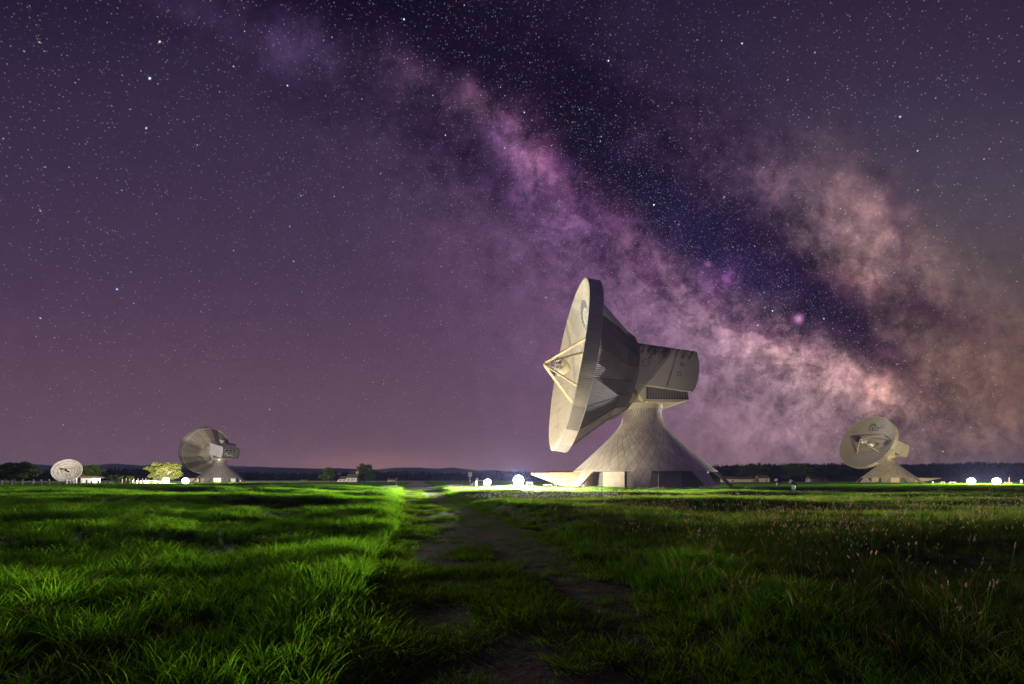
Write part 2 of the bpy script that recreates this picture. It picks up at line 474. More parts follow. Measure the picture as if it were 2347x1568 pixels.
# ------------------------------------------------------------------ mesh builder
class MB:
    def __init__(s): s.v = []; s.f = []; s.uv = []

    def add(s, v, f, uv=None):
        k = len(s.v); s.v += [tuple(p) for p in v]
        for i, q in enumerate(f):
            s.f.append([k + a for a in q])
            s.uv.append(uv[i] if uv else [(0, 0)] * len(q))
        return s

    def box(s, c, d, rz=0.0, mx=None):
        x, y, z = d[0] / 2, d[1] / 2, d[2] / 2
        P = [(-x, -y, -z), (x, -y, -z), (x, y, -z), (-x, y, -z), (-x, -y, z), (x, -y, z), (x, y, z), (-x, y, z)]
        cs, sn = math.cos(rz), math.sin(rz)
        P = [(c[0] + a * cs - b * sn, c[1] + a * sn + b * cs, c[2] + e) for a, b, e in P]
        if mx: P = [tuple(mx @ Vector(p)) for p in P]
        return s.add(P, [(0, 3, 2, 1), (4, 5, 6, 7), (0, 1, 5, 4), (1, 2, 6, 5), (2, 3, 7, 6), (3, 0, 4, 7)])

    def tube(s, pts, rad, n=8, cap=True):
        pts = [Vector(p) for p in pts]
        if not isinstance(rad, (list, tuple)): rad = [rad] * len(pts)
        V, F = [], []
        for i, p in enumerate(pts):
            d = (pts[min(i + 1, len(pts) - 1)] - pts[max(i - 1, 0)]).normalized()
            a = d.cross(Vector((0, 0, 1)))
            if a.length < 1e-3: a = d.cross(Vector((0, 1, 0)))
            a.normalize(); b = d.cross(a)
            for j in range(n):
                t = 2 * math.pi * j / n
                V.append(p + (a * math.cos(t) + b * math.sin(t)) * rad[i])
        for i in range(len(pts) - 1):
            for j in range(n):
                F.append((i * n + j, i * n + (j + 1) % n, (i + 1) * n + (j + 1) % n, (i + 1) * n + j))
        if cap:
            F.append(tuple(range(n))[::-1]); F.append(tuple((len(pts) - 1) * n + j for j in range(n)))
        return s.add(V, F)

    def prism(s, poly, y0, y1, ax='y'):
        n = len(poly); V = []
        for y in (y0, y1):
            for a, b in poly:
                V.append((a, y, b) if ax == 'y' else ((y, a, b) if ax == 'x' else (a, b, y)))
        F = [tuple(range(n)), tuple(range(2 * n - 1, n - 1, -1))] + [(i, i + n, (i + 1) % n + n, (i + 1) % n) for i in range(n)]
        return s.add(V, F)

    def lathe(s, prof, n=48, axis='z', u0=0, u1=1, close=True):
        """prof list of (radius, height); UV u around, v along"""
        V, F, UVs = [], [], []
        N = n if close else n + 1
        for r, h in prof:
            for j in range(N):
                t = 2 * math.pi * (u0 + (u1 - u0) * j / n)
                x, y = r * math.cos(t), r * math.sin(t)
                V.append((x, y, h) if axis == 'z' else (x, h, y))
        m = len(prof)
        for i in range(m - 1):
            for j in range(n):
                k = (j + 1) % N
                F.append((i * N + j, i * N + k, (i + 1) * N + k, (i + 1) * N + j))
                a, b = u0 + (u1 - u0) * j / n, u0 + (u1 - u0) * (j + 1) / n
                UVs.append([(a, i / (m - 1)), (b, i / (m - 1)), (b, (i + 1) / (m - 1)), (a, (i + 1) / (m - 1))])
        return s.add(V, F, UVs)

    def mesh(s, name, m, smooth=False):
        me = bpy.data.meshes.new(name)
        me.from_pydata(s.v, [], s.f)
        ul = me.uv_layers.new(name='UVMap')
        flat = [c for q in s.uv for p in q for c in p]
        ul.data.foreach_set('uv', flat)
        if m: me.materials.append(m)
        if smooth: me.shade_smooth()
        me.update()
        return me

    def build(s, name, m, parent=None, smooth=False, mtx=None):
        o = bpy.data.objects.new(name, s.mesh(name, m, smooth)); col.objects.link(o)
        if parent: o.parent = parent
        if mtx is not None: o.matrix_local = mtx
        return o


def tag(o, label=None, cat=None, group=None, kind=None):
    if label: o['label'] = label
    if cat: o['category'] = cat
    if group: o['group'] = group
    if kind: o['kind'] = kind
    return o


def empty(name, loc, label, cat, group=None, rz=0.0):
    o = bpy.data.objects.new(name, None); col.objects.link(o)
    o.location = loc; o.rotation_euler = (0, 0, rz); o.empty_display_size = .2
    return tag(o, label, cat, group)


# ------------------------------------------------------------------ terrain
def vnoise(x, y, seed=0):
    xi, yi = np.floor(x).astype(np.int64), np.floor(y).astype(np.int64)
    fx, fy = x - xi, y - yi
    fx, fy = fx * fx * (3 - 2 * fx), fy * fy * (3 - 2 * fy)

    def h(a, b):
        n = (a * 374761393 + b * 668265263 + seed * 1442695041) & 0xffffffff
        n = ((n ^ (n >> 13)) * 1274126177) & 0xffffffff
        return ((n ^ (n >> 16)) & 0xffff) / 65535.0
    return (h(xi, yi) * (1 - fx) + h(xi + 1, yi) * fx) * (1 - fy) + (h(xi, yi + 1) * (1 - fx) + h(xi + 1, yi + 1) * fx) * fy


LY = np.array([-20, 3, 4.7, 7, 14.2, 28.7, 117, 300.]); LX = np.array([3., -1.07, -1.46, -2.05, -3.4, -7.2, -27.8, -66])
RY = LY; RX = np.array([4., 1.75, 1.75, 1.5, .35, -3.1, -21, -57])
TY = np.array([-20, 3, 3.7, 4.7, 8.3, 14, 28.7, 117, 300.]); TX = np.array([2.6, 1.2, 1.0, .78, .0, -1.35, -4.9, -24, -61])


def sstep(a, b, x):
    t = np.clip((x - a) / (b - a), 0, 1); return t * t * (3 - 2 * t)


def terrain(x, y):
    x = np.asarray(x, float); y = np.asarray(y, float)
    l, r = np.interp(y, LY, LX), np.interp(y, RY, RX)
    wob = (vnoise(x * .0 + 3.3, y * .8, 5) - .5) * .35
    fade = 1 - sstep(60, 110, y)
    bankl = 1 - sstep(l - .5 + wob, l + .12 + wob, x)
    bankr = sstep(r - .1 + wob, r + .7 + wob, x)
    und = (vnoise(x * .10 + 5, y * .22, 1) - .5) * (.5 + .5 * sstep(8, 20, y)) + (vnoise(x * .35, y * .6, 2) - .5) * .18
    h = bankl * (.13 + und * (.35 + .65 * sstep(0, 6, l - x))) + bankr * (.13 + und * .6)
    h = h * fade * (1 - sstep(-50, 0, -y - 0 * x) * 0)
    # low kerb of turf before the big antenna's lawn
    h = h + .16 * np.exp(-((y - 64.5) / 1.6) ** 2) * sstep(-14, -6, x) * (1 - sstep(120, 160, x))
    # wooded rise behind on the right
    R_ = np.hypot(x, y)
    rise = sstep(420, 820, y) * sstep(60, 420, x) * (7 + 9 * vnoise(x * .004, y * .004, 9))
    h = h + rise + sstep(330, 480, y) * sstep(100, 500, x) * 2.5
    return h


k_ = .03; a_ = 2.0
iy = np.arange(-110, 272); ix = np.arange(-272, 273)
gy_ = a_ * np.sinh(k_ * iy); gx_ = a_ * np.sinh(k_ * ix)
X, Y = np.meshgrid(gx_, gy_)
Z = terrain(X, Y)
l, r = np.interp(Y, LY, LX), np.interp(Y, RY, RX)
inside = (X > l - .02) & (X < r + .05) & (Y < 117)
Z = Z - inside * .03


def gridmesh(name, X, Y, Z, m, smooth=True):
    ny, nx = X.shape
    me = bpy.data.meshes.new(name)
    co = np.stack([X, Y, Z], -1).reshape(-1, 3)
    me.vertices.add(len(co)); me.vertices.foreach_set('co', co.ravel())
    i = (np.arange(ny - 1)[:, None] * nx + np.arange(nx - 1)).ravel()
    q = np.stack([i, i + 1, i + 1 + nx, i + nx], 1)
    me.loops.add(q.size); me.loops.foreach_set('vertex_index', q.ravel())
    me.polygons.add(len(q)); me.polygons.foreach_set('loop_start', np.arange(0, q.size, 4)); me.polygons.foreach_set('loop_total', np.full(len(q), 4))
    me.materials.append(m); me.update(calc_edges=True)
    if smooth: me.shade_smooth()
    o = bpy.data.objects.new(name, me); col.objects.link(o)
    return o


tag(gridmesh('ground', X, Y, Z, M['soil']), kind='structure')
py_ = np.concatenate([np.linspace(-8, 12, 160), np.geomspace(12.1, 117, 160)])
tt_ = np.linspace(0, 1, 26)
PY, PT = np.meshgrid(py_, tt_, indexing='ij')
PX = np.interp(PY, LY, LX) * (1 - PT) + np.interp(PY, RY, RX) * PT
PZ = terrain(PX, PY) + .004 + .02 * np.minimum(1, 12 * np.minimum(PT, 1 - PT)) - .03 * ((PT < .03) | (PT > .97))
PZ = PZ - .035 * np.exp(-((PX - np.interp(PY, TY, TX)) / .25) ** 2) * (PY < 40)
tag(gridmesh('path', PX, PY, PZ, M['path']), kind='structure')


def sheet(name, pts, m, dz):
    b = MB(); b.add([(x, y, dz) for x, y in pts], [tuple(range(len(pts)))])
    return tag(b.build(name, m), kind='structure')


sheet('road', [(-16, 84), (8, 84), (8.5, 89.5), (-16, 90)], M['road'], .03)
sheet('road', [(at(345, 176)[0], 172), (at(446, 176)[0], 172), (at(450, 190)[0], 190), (at(345, 190)[0], 190)], M['road'], .03)
sheet('road', [(150, 176), (330, 176), (330, 188), (150, 188)], M['road'], .03)
sheet('ploughed_field', [(60, 190), (175, 190), (140, 330), (70, 330)], M['plough'], .05)


# ------------------------------------------------------------------ scattering (stuff)
def tuft(n, h0, h1, rad, lean, w, seg=4):
    V, F = [], []
    for _ in range(n):
        a = random.uniform(0, 6.283); rr = rad * math.sqrt(random.random())
        bx, by = rr * math.cos(a), rr * math.sin(a)
        h = random.uniform(h0, h1); d = a + random.uniform(-1.2, 1.2); L = lean * random.uniform(.2, 1.3) * h
        ww = w * random.uniform(.6, 1.2); o = random.uniform(0, 6.283); cx_, cy_ = math.cos(o), math.sin(o)
        k = len(V)
        for i in range(seg):
            t = i / (seg - 1) if seg > 1 else 1
            px = bx + math.cos(d) * L * t * t; py = by + math.sin(d) * L * t * t
            pz = h * t * (1 - .25 * (lean * t) ** 2) - .02
            wd = ww * (1 - t ** 1.6) * .5
            if i < seg - 1: V += [(px - cx_ * wd, py - cy_ * wd, pz), (px + cx_ * wd, py + cy_ * wd, pz)]
            else: V.append((px, py, pz))
        for i in range(seg - 2): F.append((k + 2 * i, k + 2 * i + 1, k + 2 * i + 3, k + 2 * i + 2))
        F.append((k + 2 * seg - 4, k + 2 * seg - 3, k + 2 * seg - 2))
    b = MB(); b.add(V, F); return b


def seedstem(n):
    st, hd = MB(), MB()
    V, F, mi = [], [], []
    b = MB(); ids = []
    for _ in range(n):
        a = random.uniform(0, 6.283); rr = .18 * math.sqrt(random.random()); x, y = rr * math.cos(a), rr * math.sin(a)
        h = random.uniform(.28, .58); d = random.uniform(0, 6.283); L = random.uniform(.02, .16)
        P = [(x + math.cos(d) * L * t * t, y + math.sin(d) * L * t * t, h * t) for t in (0, .4, .75, 1)]
        k = len(b.f); b.tube(P, .003, 4, False); ids += [0] * (len(b.f) - k)
        e = Vector(P[-1]); q = (e - Vector(P[-2])).normalized(); hl = random.uniform(.03, .065)
        k = len(b.f); b.tube([e, e + q * hl * .25, e + q * hl * .7, e + q * hl], [.003, .0065, .006, .002], 6); ids += [1] * (len(b.f) - k)
    return b, ids


def inst_collection(name, meshes):
    c = bpy.data.collections.new(name)
    for i, me in enumerate(meshes):
        o = bpy.data.objects.new('%s_%02d' % (name, i), me); c.objects.link(o)
    return c


def scatter(name, P, rot, sc, idx, coll, **tags):
    me = bpy.data.meshes.new(name); n = len(P)
    me.vertices.add(n); me.vertices.foreach_set('co', np.asarray(P, np.float32).ravel())
    for nm, tp, dat, key in (('rot', 'FLOAT_VECTOR', rot, 'vector'), ('sc', 'FLOAT_VECTOR', sc, 'vector'), ('idx', 'INT', idx, 'value')):
        at_ = me.attributes.new(nm, tp, 'POINT'); at_.data.foreach_set(key, np.asarray(dat).ravel())
    o = bpy.data.objects.new(name, me); col.objects.link(o)
    ng = bpy.data.node_groups.new(name, 'GeometryNodeTree')
    ng.interface.new_socket('Geometry', in_out='INPUT', socket_type='NodeSocketGeometry')
    ng.interface.new_socket('Geometry', in_out='OUTPUT', socket_type='NodeSocketGeometry')
    N, L = ng.nodes.new, ng.links.new
    gi, go = N('NodeGroupInput'), N('NodeGroupOutput')
    ci = N('GeometryNodeCollectionInfo'); ci.inputs[0].default_value = coll; ci.inputs[1].default_value = True; ci.inputs[2].default_value = True
    ip = N('GeometryNodeInstanceOnPoints'); ip.inputs['Pick Instance'].default_value = True

    def attr(nm, tp):
        a = N('GeometryNodeInputNamedAttribute'); a.data_type = tp; a.inputs[0].default_value = nm
        return [x for x in a.outputs if x.enabled][0]
    m2p = N('GeometryNodeMeshToPoints'); L(gi.outputs[0], m2p.inputs[0])
    L(m2p.outputs[0], ip.inputs['Points']); L(ci.outputs[0], ip.inputs['Instance'])
    L(attr('idx', 'INT'), ip.inputs['Instance Index'])
    L(attr('rot', 'FLOAT_VECTOR'), ip.inputs['Rotation']); L(attr('sc', 'FLOAT_VECTOR'), ip.inputs['Scale'])
    L(ip.outputs[0], go.inputs[0])
    md = o.modifiers.new('scatter', 'NODES'); md.node_group = ng
    return tag(o, kind='stuff', **tags)


def sample_region(y0, y1, dens, seed):
    g = np.random.default_rng(seed)
    n = int(dens * (y1 - y0) * (y1 * 2.9 + 4))
    y = g.uniform(y0, y1, n); x = g.uniform(-1.45 * y1 - 2, 1.45 * y1 + 2, n)
    k = (np.abs(x) < 1.3 * y + 1.5)
    return x[k], y[k], g


near_meshes = [tuft(26, .08, .34, .10, .95, .0125, 5).mesh('tall_tuft', M['blade']) for _ in range(5)]
mid_meshes = [tuft(30, .10, .34, .20, .9, .015, 3).mesh('meadow_tuft', M['blade']) for _ in range(4)]
near_r = [tuft(24, .08, .28, .12, .8, .007, 5).mesh('field_tuft', M['blade_dry_dim']) for _ in range(4)]
mid_r = [tuft(26, .08, .26, .24, .7, .010, 3).mesh('field_clump', M['blade_dry_dim']) for _ in range(3)]
short_m = [tuft(56, .04, .16, .11, 1.2, .006, 4).mesh('path_tuft', M['blade_short']) for _ in range(4)]
far_m = [tuft(60, .18, .34, .7, .5, .03, 3).mesh('far_clump', M['blade']) for _ in range(3)]
seed_meshes = []
for _ in range(3):
    b, ids = seedstem(5)
    me = b.mesh('seed_stem', M['blade_dry_dim']); me.materials.append(M['seed']); me.polygons.foreach_set('material_index', ids); seed_meshes.append(me)
G = inst_collection('grass_source', near_meshes + mid_meshes + near_r + mid_r + short_m + far_m + [tuft(9, .10, .36, .12, .8, .007, 4).mesh('straw_tuft', M['straw']) for _ in range(2)])
# instance order follows the names: 0-4 near, 5-8 mid, 9-12 near right, 13-15 mid right, 16-19 short, 20-22 far
acc = {k: [] for k in ('meadow_grass', 'field_grass', 'path_grass')}


def put(key, x, y, s, sz, i0, n, g):
    z = terrain(x, y)
    P = np.stack([x, y, z], 1)
    rot = np.stack([g.normal(0, .06, len(x)), g.normal(0, .06, len(x)), g.uniform(0, 6.283, len(x))], 1)
    acc[key].append((P, rot, np.stack([s, s, s * sz], 1), i0 + g.integers(0, n, len(x))))


for q, (y0, y1, dens, tier, sm) in enumerate([(2.2, 7, 62, 0, 1.0), (7, 14, 44, 0, 1.1), (14, 30, 22, 1, 1.15), (30, 64, 10, 1, 1.5), (64, 150, 1.3, 2, 1.3), (150, 300, .22, 2, 2.2)]):
    x, y, g = sample_region(y0, y1, dens, 40 + q)
    if y0 < 3:
        e = g.uniform(0, 1, len(x)); x = np.concatenate([x, x[:len(x) // 6] * .5]); y = np.concatenate([y, y[:len(y) // 6]])
    l, r = np.interp(y, LY, LX), np.interp(y, RY, RX)
    wob = (vnoise(y * .9, y * 0 + 2, 3) - .5) * .5
    cl_ = vnoise(x * .45 + 9, y * .7, 21) * .5 + vnoise(x * 1.6, y * 1.9, 22) * .5
    stripe = vnoise(x * .12 + 1, y * .4, 31)
    L_ = x < l - .12 + wob * .3
    edge_b = np.exp(-((x - l) / .9) ** 2)
    s = sm * (.22 + 1.15 * cl_ ** 1.3 + .45 * (stripe - .35) + .10 * edge_b)
    s = np.maximum(s, .25)
    k = L_ & (cl_ + g.uniform(0, .5, len(x)) > .3)
    if tier == 0: put('meadow_grass', x[k], y[k], s[k], 1.0 + .3 * g.random(k.sum()), 0, 5, g)
    elif tier == 1: put('meadow_grass', x[k], y[k], s[k], 1.0, 5, 4, g)
    R_ = x > r + wob
    if tier == 2:
        bad = (np.hypot(x - 23, y - 79.5) < 15.5) | (np.hypot(x + 180, y - 280) < 15) | (np.hypot(x - 207, y - 250) < 15) | ((np.abs(y - 87) < 3.4) & (np.abs(x + 4) < 13)) | ((np.abs(y - 181) < 10) & (np.abs(x + 129) < 17)) | ((np.abs(y - 182) < 7) & (x > 150)) | ((x > 60) & (x < 175) & (y > 190))
        k = (L_ | R_) & ~bad
        put('meadow_grass', x[k], y[k], s[k] * .85, .8, 20, 3, g)
    else:
        k = R_ & (cl_ + g.uniform(0, .6, len(x)) > .45) & ~((np.abs(x - 23.) < 16) & (y > 66))
        gb = k & (x < r + 1.1 + .8 * vnoise(x, y, 8)); k = k & ~gb
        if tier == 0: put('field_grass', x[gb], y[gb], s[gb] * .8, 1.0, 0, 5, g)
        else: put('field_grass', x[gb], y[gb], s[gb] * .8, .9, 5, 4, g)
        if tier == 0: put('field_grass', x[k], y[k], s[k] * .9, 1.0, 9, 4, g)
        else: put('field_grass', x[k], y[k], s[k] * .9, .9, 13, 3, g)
        if y0 < 30:
            kk = R_ & (g.random(len(x)) < .12); put('field_grass', x[kk], y[kk], s[kk] * 1.05, 1.05, 23, 2, g)
            kk = L_ & (g.random(len(x)) < .05); put('meadow_grass', x[kk], y[kk], s[kk] * 1.0, 1.05, 23, 2, g)
    # path: short tufts in patches, thin on the worn track
    if y0 < 60:
        t = np.interp(y, TY, TX)
        pn = vnoise(x * 1.3 + 40, y * 1.1, 51) * .6 + vnoise(x * 3.1, y * 3.1, 52) * .4
        pm = (~L_) & (~R_)
        dtr = np.abs(x - t)
        rgt = x > t
        k = pm & (dtr > .05 + .25 * g.random(len(x))) & (pn > np.where(rgt, .28, .45))
        sc_ = np.where(rgt, .75 + .6 * (x > r - .5), 0.95 + 2.2 * (pn - .42)) * (1 + .35 * np.exp(-((x - l) / .5) ** 2))
        put('path_grass', x[k], y[k], sc_[k] * (1 if y0 < 14 else 1.3), 1.0, 16, 4, g)
        # dense fill of very low turf
        x2, y2, g2 = sample_region(y0, min(y1, 30), dens * .9, 90 + q) if y0 < 30 else (None, None, None)
        if x2 is not None:
            l2, r2, t2 = np.interp(y2, LY, LX), np.interp(y2, RY, RX), np.interp(y2, TY, TX)
            k = (x2 > l2) & (x2 < r2) & (np.abs(x2 - t2) > .2) & (vnoise(x2 * 2.2, y2 * 2.2, 61) > .48)
            put('path_grass', x2[k], y2[k], np.full(k.sum(), .65), .9, 16, 4, g2)
for key, label in (('meadow_grass', 'tall bright green meadow grass left of the track'), ('field_grass', 'olive field grass right of the track, darkened for its weaker light'), ('path_grass', 'short tufted grass on the worn track')):
    A = acc[key]
    scatter(key, *[np.concatenate([a[i] for a in A]) for i in range(4)], G, label=label, cat='grass')
# seed heads to the right
SG = inst_collection('seed_source', seed_meshes)
pts = []
for q, (y0, y1, dens) in enumerate([(3.0, 6, 6), (6, 14, 6), (14, 24, 2.6), (24, 60, .25)]):
    x, y, g = sample_region(y0, y1, dens, 140 + q)
    r = np.interp(y, RY, RX)
    pw = np.full(len(x), .10)
    for cx_, cy_, rx_, ry_, am_ in ((4.6, 7.6, 1.7, 1.5, 1.0), (2.6, 9.5, 1.6, 1.6, .7), (7.5, 9.5, 2.2, 1.8, .6), (6.5, 14.5, 3.5, 2.2, .8), (1.5, 17, 2.5, 3, .5), (5.2, 4.9, 1.2, .8, .5), (4.6, 6.2, .9, .6, .5), (14, 13, 6, 3, .25)):
        pw = pw + am_ * np.exp(-((x - cx_) / rx_) ** 2 - ((y - cy_) / ry_) ** 2)
    k = (x > r + .7) & (pw * (.4 + 1.2 * vnoise(x * 1.5 + 2, y * 1.5, 71)) > g.random(len(x)))
    x, y = x[k], y[k]
    n = len(x)
    pts.append((np.stack([x, y, terrain(x, y)], 1), np.stack([g.normal(0, .08, n), g.normal(0, .08, n), g.uniform(0, 6.28, n)], 1),
                np.repeat(g.uniform(.75, 1.15, n)[:, None], 3, 1) * (1 if y0 < 16 else 1.25), g.integers(0, 3, n)))
scatter('seed_heads', *[np.concatenate([a[i] for a in pts]) for i in range(4)], SG, label='pinkish grass seed heads standing above the dark field', cat='grass')

# pebbles and clods on the worn track
pm_ = []
for q in range(3):
    b = MB(); g = np.random.default_rng(900 + q); P = g.normal(size=(14, 3)); P /= np.linalg.norm(P, axis=1)[:, None]
    b.lathe([(.02, -.5), (.8, -.3), (1.0, .0), (.75, .35), (.02, .55)], 7); b.v = [(x * g.uniform(.8, 1.2), y * g.uniform(.8, 1.2), z * g.uniform(.6, 1.1)) for x, y, z in b.v]
    pm_.append(b.mesh('pebble', M['stone'], True))
PC = inst_collection('pebble_source', pm_)
g = np.random.default_rng(77); n = 9000
y = 2.4 + 22 * g.random(n) ** 1.8; x = np.interp(y, TY, TX) + g.normal(0, .28, n)
k = x < np.interp(y, RY, RX); x, y = x[k], y[k]; n = len(x)
sz = g.uniform(.004, .013, n) * (1 + 1.6 * (g.random(n) > .96))
scatter('gravel', np.stack([x, y, terrain(x, y) - .02], 1), np.stack([x * 0, x * 0, g.uniform(0, 6, n)], 1), np.stack([sz, sz, sz * .7], 1), g.integers(0, 3, n), PC, label='small stones and clods on the worn track', cat='gravel')

# small white flowers beside the track far off
fm = []
for _ in range(2):
    b = MB()
    for _ in range(9):
        x, y, h = random.uniform(-.4, .4), random.uniform(-.4, .4), random.uniform(.22, .4)
        for j in range(5):
            a = j * 1.2566; b.add([(x, y, h), (x + .03 * math.cos(a - .4), y + .03 * math.sin(a - .4), h + .02), (x + .03 * math.cos(a + .4), y + .03 * math.sin(a + .4), h + .02)], [(0, 1, 2)])
    fm.append(b.mesh('flower', M['petal']))
FC = inst_collection('flower_source', fm)
g = np.random.default_rng(5)
x1, y1 = g.uniform(-9, 14, 420), g.uniform(20, 58, 420)
x1 = x1 * y1 / 58 + np.interp(y1, RY, RX) * .55 + 1
k = x1 > np.interp(y1, RY, RX) + .3
x2, y2 = g.uniform(0, 80, 260), g.uniform(28, 70, 260)
x3 = np.interp(g.uniform(40, 80, 60), LY, LX); y3 = g.uniform(40, 80, 60); x3 = np.interp(y3, LY, LX) - g.uniform(0, 2.5, 60)
x, y = np.concatenate([x1[k], x2, x3]), np.concatenate([y1[k], y2, y3]); n = len(x)
scatter('wild_flowers', np.stack([x, y, terrain(x, y)], 1), np.stack([x * 0, x * 0, g.uniform(0, 6, n)], 1), np.repeat(g.uniform(.8, 1.3, n)[:, None], 3, 1), g.integers(0, 2, n), FC, label='tiny pale wild flowers dotted through the field', cat='flowers')


# broad-leaved weeds beside the track
def weed(px, py, s, nleaf, label):
    Y = ground_y(py); X = (px - CX) / FP * Y
    z = float(terrain(X, Y))
    b = MB()
    for i in range(nleaf):
        a = random.uniform(0, 6.283); L = s * random.uniform(.7, 1.1); w = L * .3; up = random.uniform(.25, .8)
        ca, sa = math.cos(a), math.sin(a); row = []
        for t in (0, .25, .55, .8, 1):
            ww = w * math.sin(math.pi * min(1, t * .9 + .08)) * .5 * (1 + .25 * random.uniform(-1, 1)); rr = L * t; zz = .02 + up * L * (t - .55 * t * t)
            row.append(((rr * ca - ww * sa, rr * sa + ww * ca, zz + ww * .4), (rr * ca, rr * sa, zz), (rr * ca + ww * sa, rr * sa - ww * ca, zz + ww * .4)))
        V = [p for q in row for p in q]; F = []
        for j in range(4): F += [(j * 3, j * 3 + 1, j * 3 + 4, j * 3 + 3), (j * 3 + 1, j * 3 + 2, j * 3 + 5, j * 3 + 4)]
        b.add(V, F)
    o = b.build('leafy_weed', M['weed'], smooth=True); o.location = (X, Y, z)
    tag(o, label, 'weed', 'broad-leaved weeds beside the track')


weed(1160, 1350, .13, 9, 'small bright weed in the middle of the tufted track')
weed(1500, 1370, .17, 12, 'broad weed with a long leaf right of the bare track')
weed(1530, 1378, .14, 10, 'low weed just right of the broad weed by the track')
weed(1660, 1385, .15, 9, 'leafy weed in the grass below the seed heads')
weed(1400, 1528, .09, 9, 'crinkled weed at the bottom edge right of centre')
# fan of long blades at lower right
Yt = ground_y(1505); Xt = (1985 - CX) / FP * Yt
b = MB()
for i in range(34):
    a = random.uniform(2.5, 3.6); L = random.uniform(.3, .62); V = []
    for t in (0, .3, .6, .85, 1):
        rr = L * t; zz = L * (.75 * t - .45 * t * t) + random.uniform(0, .0); w = .006 * (1 - t ** 2)
        V += [(rr * math.cos(a) + random.uniform(0, .0), rr * math.sin(a) - w, zz), (rr * math.cos(a), rr * math.sin(a) + w, zz)]
    b.add(V, [(2 * j, 2 * j + 1, 2 * j + 3, 2 * j + 2) for j in range(4)])
o = b.build('grass_clump', M['blade']); o.location = (Xt, Yt, float(terrain(Xt, Yt)) + .02)
tag(o, 'fan of long grass blades leaning left at the lower right', 'grass clump')


# ------------------------------------------------------------------ trees
def leafcloud(b, c, rx, ry, rz, n, size, seed):
    g = np.random.default_rng(seed)
    d = g.normal(size=(n, 3)); d /= np.linalg.norm(d, axis=1)[:, None]
    rr = g.uniform(.35, 1, n) ** .5
    P = d * rr[:, None] * np.array([rx, ry, rz]) + np.array(c)
    a = g.normal(size=(n, 3)); a /= np.linalg.norm(a, axis=1)[:, None]
    t = np.cross(a, g.normal(size=(n, 3))); t /= np.linalg.norm(t, axis=1)[:, None]
    s = size * g.uniform(.6, 1.4, n)[:, None]
    V = np.stack([P - a * s, P + t * s * .45, P + a * s, P - t * s * .45], 1).reshape(-1, 3)
    b.add(V.tolist(), [(4 * i, 4 * i + 1, 4 * i + 2, 4 * i + 3) for i in range(n)])


def tree(name, loc, h, w, label, leaf, bark, clumps=26, leaves=110, ls=.3, trunk=.25, flat=.35, seed=1, cat='tree', group=None, base=.35):
    rd = random.Random(seed)
    root = empty(name, loc, label, cat, group)
    tb, cb = MB(), MB()
    th = h * base
    tr = h * .028 + .06
    tb.tube([(0, 0, -.1), (0.02 * h, 0, th * .5), (0, .01 * h, th), (-.01 * h, 0, h * .7)], [tr * 1.3, tr, tr * .85, tr * .3], 8)
    for i in range(clumps):
        a = rd.uniform(0, 6.283); k = math.sqrt(rd.random())
        z = th * rd.uniform(.75, 1.0) + (h - th) * (rd.random() ** .9)
        f = (z - th) / (h - th)
        env = math.sin(math.pi * (.18 + .72 * f)) ** .6
        x, y = w / 2 * k * env * math.cos(a), w / 2 * k * env * math.sin(a)
        r = h * rd.uniform(.08, .16)
        z = min(z, h - r * .5)
        if i % 2 == 0:
            tb.tube([(0, 0, th * .8 + rd.random() * th * .3), (x * .5, y * .5, th + (z - th) * .6), (x, y, z)], [tr * .5, tr * .28, tr * .08], 5)
        leafcloud(cb, (x, y, z), r * 1.5, r * 1.5, r * flat * 2, leaves, ls, seed * 1000 + i)
    tb.build('trunk', bark, root); cb.build('crown', leaf, root)
    return root


def tp(px, Y): return at(px, Y)


tree('tree', tp(28, 150), 7.6, 13, 'wide spreading tree at the far left edge behind the fence', M['leaf'], M['bark'], 46, 120, .3, seed=1, flat=.3)
tree('tree', tp(195, 235), 9.4, 14, 'green tree half hidden by the small mesh dish', M['leaf_bright'], M['bark'], 44, 130, .34, seed=2)
tree('tree', tp(377, 198), 8.8, 13.2, 'floodlit golden tree standing over the left floodlight', M['leaf_warm'], M['bark_pale'], 60, 130, .34, seed=3, base=.3)
for i, (px, Y, h, w, lb, m) in enumerate([
        (262, 225, 3.8, 8, 'dim green bush beyond the fence right of the hut', 'leaf'), (284, 220, 3.4, 6, 'rounded bright bush, left one of the close pair by the fence', 'leaf_bright'),
        (302, 215, 3.2, 5, 'yellow green bush, right one of the close pair by the fence', 'leaf_bright')]):
    tree('bush', tp(px, Y), h, w, lb, M[m], M['bark'], 22, 120, .25, seed=20 + i, cat='bush', base=.12, flat=.45)
for i, (px, Y, h, w, lb) in enumerate([
        (752, 330, 10.5, 12, 'round dark tree left of the small church'), (834, 372, 15, 12, 'tall dark tree behind the church tower'),
        (850, 350, 9, 9, 'lower tree right of the tree behind the church'), (638, 400, 7, 5, 'thin young tree alone in the meadow left of the church'),
        (1716, 430, 17, 22, 'broad dim tree beside the main antenna on the wooded rise'), (1744, 430, 15, 14, 'dim tree next to the broad one by the long shed'),
        (1808, 400, 16, 15, 'pale trunked dark tree in the field between the antennas'), (1838, 440, 18, 18, 'dark rounded tree behind the pale trunked one'),
        (1866, 420, 14, 16, 'low bushy tree over the tiny barn')]):
    tree('tree', tp(px, Y), h, w, lb, M['leaf'], M['bark'], 30, 90, .55, seed=40 + i, base=.25)

